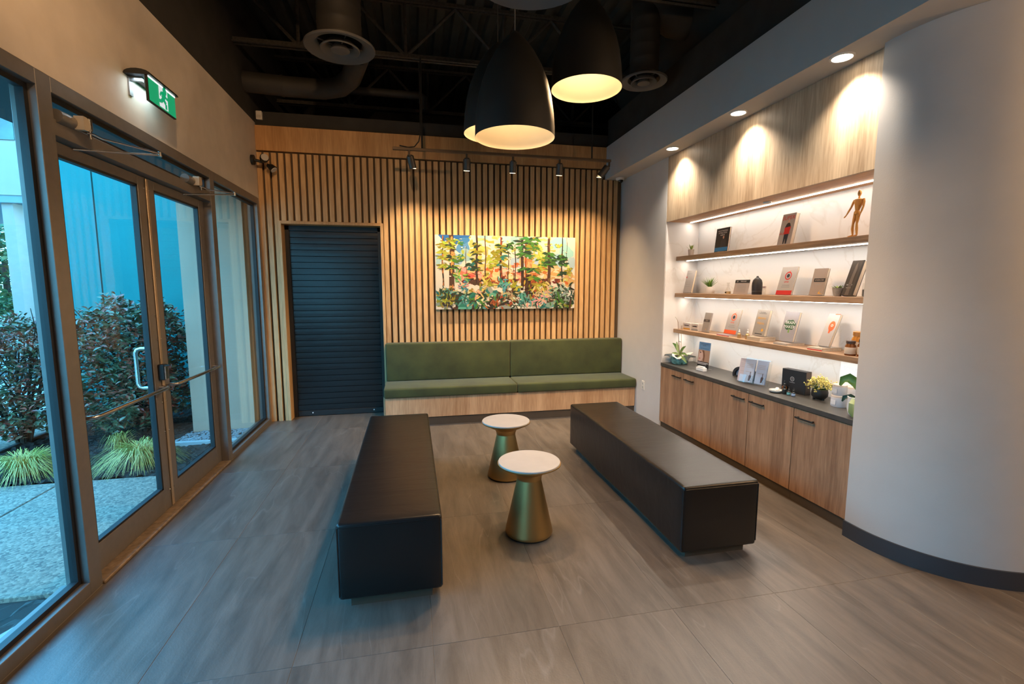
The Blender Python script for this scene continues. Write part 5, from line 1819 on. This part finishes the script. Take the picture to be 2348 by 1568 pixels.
def strap_leaf(t, base, pts, w, mat, name='leaf', fold=.25):
    """broad leaf along pts with given half widths"""
    mb = MB()
    prev = None
    n = len(pts)
    P = [Vector(q) for q in pts]
    for k in range(n):
        tg = (P[min(k + 1, n - 1)] - P[max(k - 1, 0)]).normalized()
        side = tg.cross(Vector((-1, -.35, .25))).normalized()
        up = side.cross(tg).normalized()
        f = k / (n - 1)
        ww = w * (math.sin(PI * (0.10 + .86 * f)) ** .7) + .0005
        cur = [mb.bm.verts.new(P[k] + side * ww + up * ww * fold), mb.bm.verts.new(P[k] + side * ww * .5 + up * ww * fold * .3), mb.bm.verts.new(P[k]), mb.bm.verts.new(P[k] - side * ww * .5 + up * ww * fold * .3), mb.bm.verts.new(P[k] - side * ww + up * ww * fold)]
        if prev:
            for i in range(4):
                mb.bm.faces.new((prev[i], prev[i + 1], cur[i + 1], cur[i]))
        prev = cur
    return obj(name, mb, mat, t, smooth=True)


M_ORCH = leaf_mat('orchid_leaf', [(.035, .11, .015), (.09, .19, .03), (.16, .26, .06)], .35)
M_ORCHL = leaf_mat('pale_orchid_leaf', [(.22, .32, .10), (.34, .40, .16)], .4)
p = cpt(1547, 834)
OA = thing('orchid_in_teal_glass', 'bare-stemmed orchid in a rippled teal glass bowl at the far counter end', 'potted plant', (p.x + .06, p.y, ZC))
M_TEALG = plain('teal_glass', (.26, .64, .58), .12, var=.75, vscale=26, trans=.55, bump=.6, bscale=40)
obj('bowl', MB().lathe([(0, .004), (.080, .002), (.090, .012), (.096, .05), (.106, .085), (.100, .086), (.088, .05), (.080, .016), (0, .014)], seg=28), M_TEALG, OA, smooth=True)
wr_ = MB()
rw = random.Random(8)
ring0, ring1, ring2 = [], [], []
for k in range(36):
    a = 2 * PI * k / 36
    q = 1 + .22 * math.sin(5 * a + .5) + .10 * math.sin(11 * a)
    ring0.append(wr_.bm.verts.new((.086 * math.cos(a), .086 * math.sin(a), .045 + .012 * math.sin(7 * a))))
    ring1.append(wr_.bm.verts.new((.108 * q * math.cos(a), .108 * q * math.sin(a), .10 + .015 * math.sin(6 * a))))
    ring2.append(wr_.bm.verts.new((.150 * q * math.cos(a), .150 * q * math.sin(a), .102 + .022 * math.sin(4 * a + 1))))
for k in range(36):
    j = (k + 1) % 36
    wr_.bm.faces.new((ring0[k], ring0[j], ring1[j], ring1[k])); wr_.bm.faces.new((ring1[k], ring1[j], ring2[j], ring2[k]))
obj('tissue_wrap', wr_, plain('white_tissue', (.66, .64, .56), .7), OA, smooth=True)
obj('soil', MB().lathe([(0, .098), (.05, .096), (.062, .085), (0, .085)], seg=24), plain('dark_moss', (.02, .015, .01), .9, bump=1, bscale=60), OA, smooth=True)


def ol(dy, *q):
    return [(q_[2] if len(q_) > 2 else 0, -q_[0], q_[1]) for q_ in q]


strap_leaf(OA, 0, ol(0, (.0, .10), (-.03, .15), (-.055, .20), (-.075, .245)), .020, M_ORCHL)
strap_leaf(OA, 0, ol(0, (.0, .10), (-.05, .16), (-.09, .21, -.01), (-.125, .225, -.02)), .016, M_ORCH)
strap_leaf(OA, 0, ol(0, (.01, .10), (.03, .15), (.07, .19), (.115, .215)), .018, M_ORCH)
strap_leaf(OA, 0, ol(0, (.01, .10), (.05, .125), (.10, .13), (.16, .112)), .013, M_ORCH)
strap_leaf(OA, 0, ol(0, (.0, .10), (-.05, .115, -.02), (-.10, .105, -.03), (-.145, .08, -.03)), .014, M_ORCHL)
strap_leaf(OA, 0, ol(0, (.05, .08, -.06), (.11, .10, -.05), (.16, .08, -.04), (.19, .04, -.03)), .020, M_ORCHL)
obj('flower_stem', MB().tube(ol(0, (-.005, .10), (-.03, .24), (-.045, .36), (-.065, .475), (-.085, .505), (-.125, .53), (-.15, .535)), [.0035, .0035, .003, .003, .002, .0015, .001], 8), plain('brown_stem', (.16, .09, .04), .6), OA, smooth=True)
obj('support_stick', MB().tube(ol(0, (.03, .10), (.02, .26), (.014, .44)), .0025, 8), plain('bamboo', (.42, .27, .14), .6), OA, smooth=True)
obj('clip', MB().tube(ol(0, (-.035, .255), (.022, .255)), .003, 8), plain('dark_clip', (.08, .045, .02), .5), OA, smooth=True)

pa, pb2 = cpt(1594, 843), cpt(1625, 848)
fw = (Vector((pb2.x, pb2.y, 0)) - Vector((pa.x, pa.y, 0)))
FY = thing('flyer_stand', 'upright flyer with a blue heading and a face photo, far on the counter', 'flyer', (pa.x + .02, pa.y, ZC + .005), (-.08, 0, -PI / 2 + .10))
fwid, fh = .175, .285
obj('acrylic_holder', MB().box(-.002, fwid + .002, .002, .006, 0, fh).box(0, fwid, -.02, .06, 0, .004), pane_mat('clear_acrylic_sheet', (.96, .97, .97), .015), FY)
obj('sheet', MB().box(0, fwid, 0, .0015, .004, fh - .002), plain('flyer_dark', (.02, .02, .022), .4), FY)
F = Front(FY, fwid, fh)
F.rect('blue_heading', .0, 1, .70, .99, ink('sky_blue', srgb(104, 150, 196)))
F.text('heading', 'Achieve great skin\nnaturally', .48, .90, .075, I_BLACK, .9)
F.text('subheading', 'FIRST SKIN ANALYSIS', .52, .755, .05, I_BLACK, .8)
F.rect('photo', .0, 1, .26, .70, ink('blond', srgb(176, 142, 120)))
F.shape('face_in_photo', [(.06, .27), (.05, .5), (.12, .64), (.26, .67), (.42, .58), (.46, .42), (.36, .30), (.22, .26)], ink('skin_pale', srgb(218, 186, 172)), 1)
F.shape('hair_in_photo', [(.34, .69), (.50, .68), (.60, .50), (.58, .28), (.48, .28), (.46, .46), (.42, .58)], ink('brown_hair', srgb(120, 82, 62)), 1)
F.disc('eye_in_photo', .20, .60, .009, ink('dark_eye', srgb(70, 50, 44)), 2)
F.shape('lips_in_photo', [(.10, .37), (.18, .40), (.24, .36), (.16, .34)], ink('lip', srgb(206, 112, 104)), 2)
F.rect('white_strip', .03, .94, .20, .225, I_WHITE)
F.rect('white_strip', .03, .80, .155, .175, I_WHITE)
p = cpt(1607, 850)
CB = thing('card_box', 'white plastic business card holder in front of the flyer', 'card holder', (p.x, p.y, ZC), (0, 0, -PI / 2 + .12))
obj('tray', MB().box(-.055, .055, -.02, .03, 0, .035, .004, 2), plain('white_acrylic', (.75, .74, .73), .25), CB)
obj('cards', MB().box(-.045, .045, -.012, .02, .01, .048, .002, 1), plain('card_stack', (.66, .66, .67), .5), CB)

p = cpt(1690, 868)
LP = thing('fabric_loop', 'dark blue fabric loop standing behind the brochures on the counter', 'bag', (p.x + .06, p.y, ZC))
lp = []
for k in range(19):
    t = PI * k / 18
    lp.append((0, .15 * math.cos(t) * (1 if t < PI / 2 else 1), .012 + .10 * math.sin(t) ** .8))
lo = MB()
for i in range(18):
    a, b_ = lp[i], lp[i + 1]
    ia, ib = (0, a[1] * .80, .012 + (a[2] - .012) * .78), (0, b_[1] * .80, .012 + (b_[2] - .012) * .78)
    lo.prism([a, b_, ib, ia], (.05, 0, 0))
obj('band', lo, plain('navy_fabric', (.018, .022, .030), .8, bump=.3), LP)
obj('base', MB().box(0, .05, -.15, .15, 0, .013, .003, 1), plain('navy_fabric', (.018, .022, .030), .8), LP)
obj('blue_filling', MB().prism([(.02, q[1] * .8, .012 + (q[2] - .012) * .78) for q in lp], (.015, 0, 0)), plain('blue_grey_cloth', (.22, .27, .36), .7), LP)

p = cpt(1720, 882)
BR = thing('brochure_holder', 'clear acrylic brochure stand on the middle of the counter', 'brochure stand', (p.x + .02, p.y, ZC + .009), (-.22, 0, -PI / 2 + .30))
obj('back_plate', MB().box(-.12, .13, .03, .033, 0, .23), pane_mat('clear_acrylic_sheet', (.96, .97, .97), .015), BR)
obj('pocket', MB().box(-.12, .13, -.028, -.025, 0, .07).box(-.12, .13, -.028, .033, 0, .003).box(-.002, .002, -.028, .03, 0, .07).box(.128, .13, -.028, .033, 0, .20), pane_mat('clear_acrylic_sheet', (.96, .97, .97), .015), BR)
for k, (lab, ux, c, dy) in enumerate((('pale pink brochure leaning at the far side of the acrylic stand', -.165, srgb(190, 178, 184), .012), ('pale blue brochure in the first pocket of the acrylic stand', -.105, srgb(172, 184, 208), .0), ('pale blue brochure in the second pocket of the acrylic stand', .012, srgb(166, 180, 208), .0))):
    B2 = thing('brochure', lab, 'brochure', BR.location, BR.rotation_euler, 'brochures in the acrylic stand')
    dx = ux
    obj('sheet', MB().box(dx, dx + .098, .004 + dy, .018 + dy, .006, .218), cover('brochure%d' % k, c), B2)
    pr_ = MB()
    for v in (.17, .155, .14, .10):
        pr_.box(dx + .015, dx + .08, .0033 + dy, .004 + dy, v, v + .004)
    o = obj('print_lines', pr_, I_GREY, B2); o['kind'] = 'stuff'
    if k:
        obj('bottle_picture', MB().prism([(dx + .055 + q[0], .0033 + dy, .02 + q[1]) for q in ((0, 0), (.024, 0), (.024, .045), (.015, .055), (.015, .085), (.009, .085), (.009, .055), (0, .045))], (0, .0006, 0)), ink('bottle_print', srgb(74, 60, 64)), B2)
        obj('blue_ribbon', MB().prism([(dx + .066, .003 + dy, .008), (dx + .070, .003 + dy, .008), (dx + .092, .003 + dy, .075), (dx + .087, .003 + dy, .075)], (0, .0006, 0)), ink('sky', srgb(150, 196, 232)), B2)

p = cpt(1779, 899)
DS = thing('stone_dish', 'small round white stone dish with a dark rim on the counter', 'dish', (p.x, p.y, ZC))
obj('dish', MB().lathe([(0, .004), (.045, .004), (.052, .012), (.052, .022), (.046, .024), (.042, .016), (0, .014)], seg=32), plain('pale_stone', (.52, .52, .50), .5, var=.2, vscale=30), DS, smooth=True)
obj('foot', MB().lathe([(0, 0), (.046, 0), (.050, .006), (0, .006)], seg=32), M_BLACK, DS, smooth=True)
obj('balls', MB().lathe([(0, .014), (.016, .018), (.018, .028), (.010, .040), (0, .042)], (.012, .0, 0), 14).lathe([(0, .014), (.015, .018), (.017, .027), (.009, .038), (0, .040)], (-.008, -.024, 0), 14), M_WCAP, DS, smooth=True)
dropper('amber dropper bottle with black teat behind the stone dish', p.y + .004, p.x + .085, ZC, .095, M_AMBER, M_BLACK, name='dropper_bottle')

pa, pb2 = cpt(1791, 894), cpt(1845, 907)
_dv = pb2 - pa
bw = _dv.length
bh = on_x(1795, 843, pa.x + .01).z - ZC
BX = thing('gift_box', 'black presentation box with a silver ring logo standing on the counter', 'box', (pa.x, pa.y, ZC), (0, 0, math.atan2(_dv.y, _dv.x)))
obj('box_body', MB().box(0, bw, 0, .062, 0, bh, .002, 1), plain('black_card', (.014, .014, .016), .5), BX)
obj('lid_edge', MB().box(bw - .001, bw + .002, .004, .058, .004, bh - .004), plain('brown_card', (.10, .07, .06), .6), BX)
F = Front(BX, bw, bh)
F.disc('ring_logo', .45, .60, .020, plain('silver_foil', (.55, .52, .5), .35, metal=.6), 0, inner=.014)
F.disc('ring_core', .45, .60, .008, plain('silver_foil', (.55, .52, .5), .35, metal=.6), 0, inner=.005)
F.rect('logo_line', .34, .56, .435, .455, plain('silver_foil', (.55, .52, .5), .35, metal=.6))
for k, (lab, u, v, hh, lb) in enumerate((('small black dropper bottle in front of the presentation box, at its far end', 1798, 903, .088, I_BLACK), ('small dark bottle with a teal label in front of the presentation box', 1808, 906, .068, ink('teal_label', srgb(110, 170, 170))), ('small dark bottle with a white and blue label in front of the presentation box', 1819, 909, .07, ink('blue_label', srgb(150, 170, 200))))):
    q = cpt(u, v)
    dropper(lab, q.y, q.x, ZC, hh, M_BLACK, M_BLACK, name='serum_bottle', grp='little bottles before the black box', lab=lb)

p = cpt(1871, 916)
YP = thing('flowering_plant', 'yellow flowering plant in a footed black pot on the counter', 'potted plant', (p.x + .03, p.y, ZC))
obj('pot', MB().lathe([(0, .010), (.040, .010), (.056, .03), (.058, .06), (.052, .082), (.046, .082), (.046, .070), (0, .070)], seg=32), plain('black_pot', (.018, .017, .016), .5), YP, smooth=True)
for k in range(3):
    a = k * 2.09 + .5
    obj('foot', MB().lathe([(0, 0), (.009, 0), (.011, .014), (0, .016)], (.036 * math.cos(a), .036 * math.sin(a), 0), 12), plain('black_pot', (.018, .017, .016), .5), YP, smooth=True)
ry = random.Random(31)
stm, fl_ = MB(), MB()
for k in range(70):
    a, e = ry.uniform(0, 2 * PI), ry.uniform(.25, 1.45)
    l = ry.uniform(.05, .11)
    q = Vector((l * math.cos(e) * math.cos(a), l * math.cos(e) * math.sin(a), .072 + l * math.sin(e)))
    stm.tube([(0.02 * math.cos(a), .02 * math.sin(a), .07), tuple(q)], .0012, 5)
    for j in range(5):
        d = Vector((ry.gauss(0, .010), ry.gauss(0, .010), ry.gauss(0, .009)))
        bmesh.ops.create_icosphere(fl_.bm, subdivisions=1, radius=ry.uniform(.004, .0075), matrix=Matrix.Translation(q + d))
o = obj('stems', stm, plain('green_stem', (.05, .10, .02), .6), YP)
o = obj('flowers', fl_, plain('yellow_blossom', (.66, .56, .16), .6, var=.4, vscale=40), YP, smooth=True)
o['kind'] = 'stuff'

for k, (lab, u, v, rad, hh, zz) in enumerate((('lower white candle jar with a pale wooden lid on the counter', 1911, 932, .052, .085, 0), ('upper white candle jar stacked on the lower one', 1911, 932, .047, .080, .086), ('white candle jar behind the near orchid', 1934, 927, .050, .135, 0))):
    q = cpt(u, v)
    dx = .045
    t = thing('candle_jar', lab, 'jar', (q.x + dx + (.03 if k == 2 else 0), q.y, ZC + zz), group='white candle jars on the counter')
    obj('jar', MB().lathe([(0, 0), (rad * .95, 0), (rad, .005), (rad, hh - .016), (0, hh - .016)], seg=32), plain('milk_glass', (.62, .62, .66), .3, var=.02), t, smooth=True)
    obj('lid', MB().lathe([(0, hh - .016), (rad * .98, hh - .016), (rad * .98, hh - .004), (rad * .9, hh), (0, hh)], seg=32), plain('pale_lid', (.66, .56, .48), .5), t, smooth=True)
    obj('label_patch', MB().box(-rad - .0012, -rad * .97, -.02, .02, hh * .22, hh * .6), ink('white_label', (.68, .68, .70)), t)

pa = on_x(1922, 895, 3.235)
pb2 = on_x(1974, 905, 3.235)
PO = thing('wall_poster', 'white poster with pale lettering and a blue figure, behind the near orchid', 'poster', (3.225, pa.y, ZC + .002), (-.05, 0, -PI / 2))
pw, ph = abs(pa.y - pb2.y), on_x(1945, 832, 3.235).z - ZC
obj('sheet', MB().box(0, pw, 0, .004, 0, ph), plain('poster_white', (.72, .74, .76), .4, var=.01), PO)
F = Front(PO, pw, ph)
F.text('heading', 'SCULPT', .52, .84, .13, ink('pale_blue_grey', srgb(206, 212, 218)), .86)
M_BF = ink('figure_blue', srgb(130, 178, 220))
F.disc('figure_head', .70, .56, pw * .045, M_BF, 1, 1.3)
F.shape('figure_body', [(.42, .40), (.52, .44), (.66, .47), (.74, .47), (.88, .44), (.98, .38), (.97, .35), (.84, .38), (.80, .24), (.82, .05), (.60, .05), (.60, .24), (.55, .38), (.44, .37)], M_BF)

p = cpt(1957, 958)
OB = thing('orchid_in_white_pot', 'broad-leaved orchid in a white pot at the near counter end', 'potted plant', (p.x + .055, p.y + .015, ZC))
obj('pot', MB().lathe([(0, 0), (.045, 0), (.062, .02), (.070, .06), (.066, .11), (.070, .135), (.062, .135), (.058, .11), (0, .11)], seg=36), plain('white_glazed_pot', (.66, .68, .70), .25), OB, smooth=True)
obj('soil', MB().lathe([(0, .118), (.04, .116), (.058, .108), (0, .105)], seg=20), plain('dark_moss', (.02, .015, .01), .9), OB, smooth=True)
strap_leaf(OB, 0, ol(0, (.0, .12), (.02, .18, -.01), (-.005, .235, -.03), (-.045, .262, -.05), (-.08, .245, -.06), (-.095, .20, -.065)), .032, M_ORCH)
strap_leaf(OB, 0, ol(0, (.0, .125), (.03, .14, -.05), (.045, .10, -.085), (.04, .04, -.09), (.03, .01, -.08)), .034, M_ORCHL)
strap_leaf(OB, 0, ol(0, (-.01, .12), (-.04, .135, -.03), (-.07, .12, -.05), (-.085, .09, -.05)), .016, plain('dark_orchid_leaf', (.01, .035, .012), .35))
strap_leaf(OB, 0, ol(0, (.0, .12), (.04, .14, .02), (.06, .18, .04), (.06, .23, .06)), .028, M_ORCH)
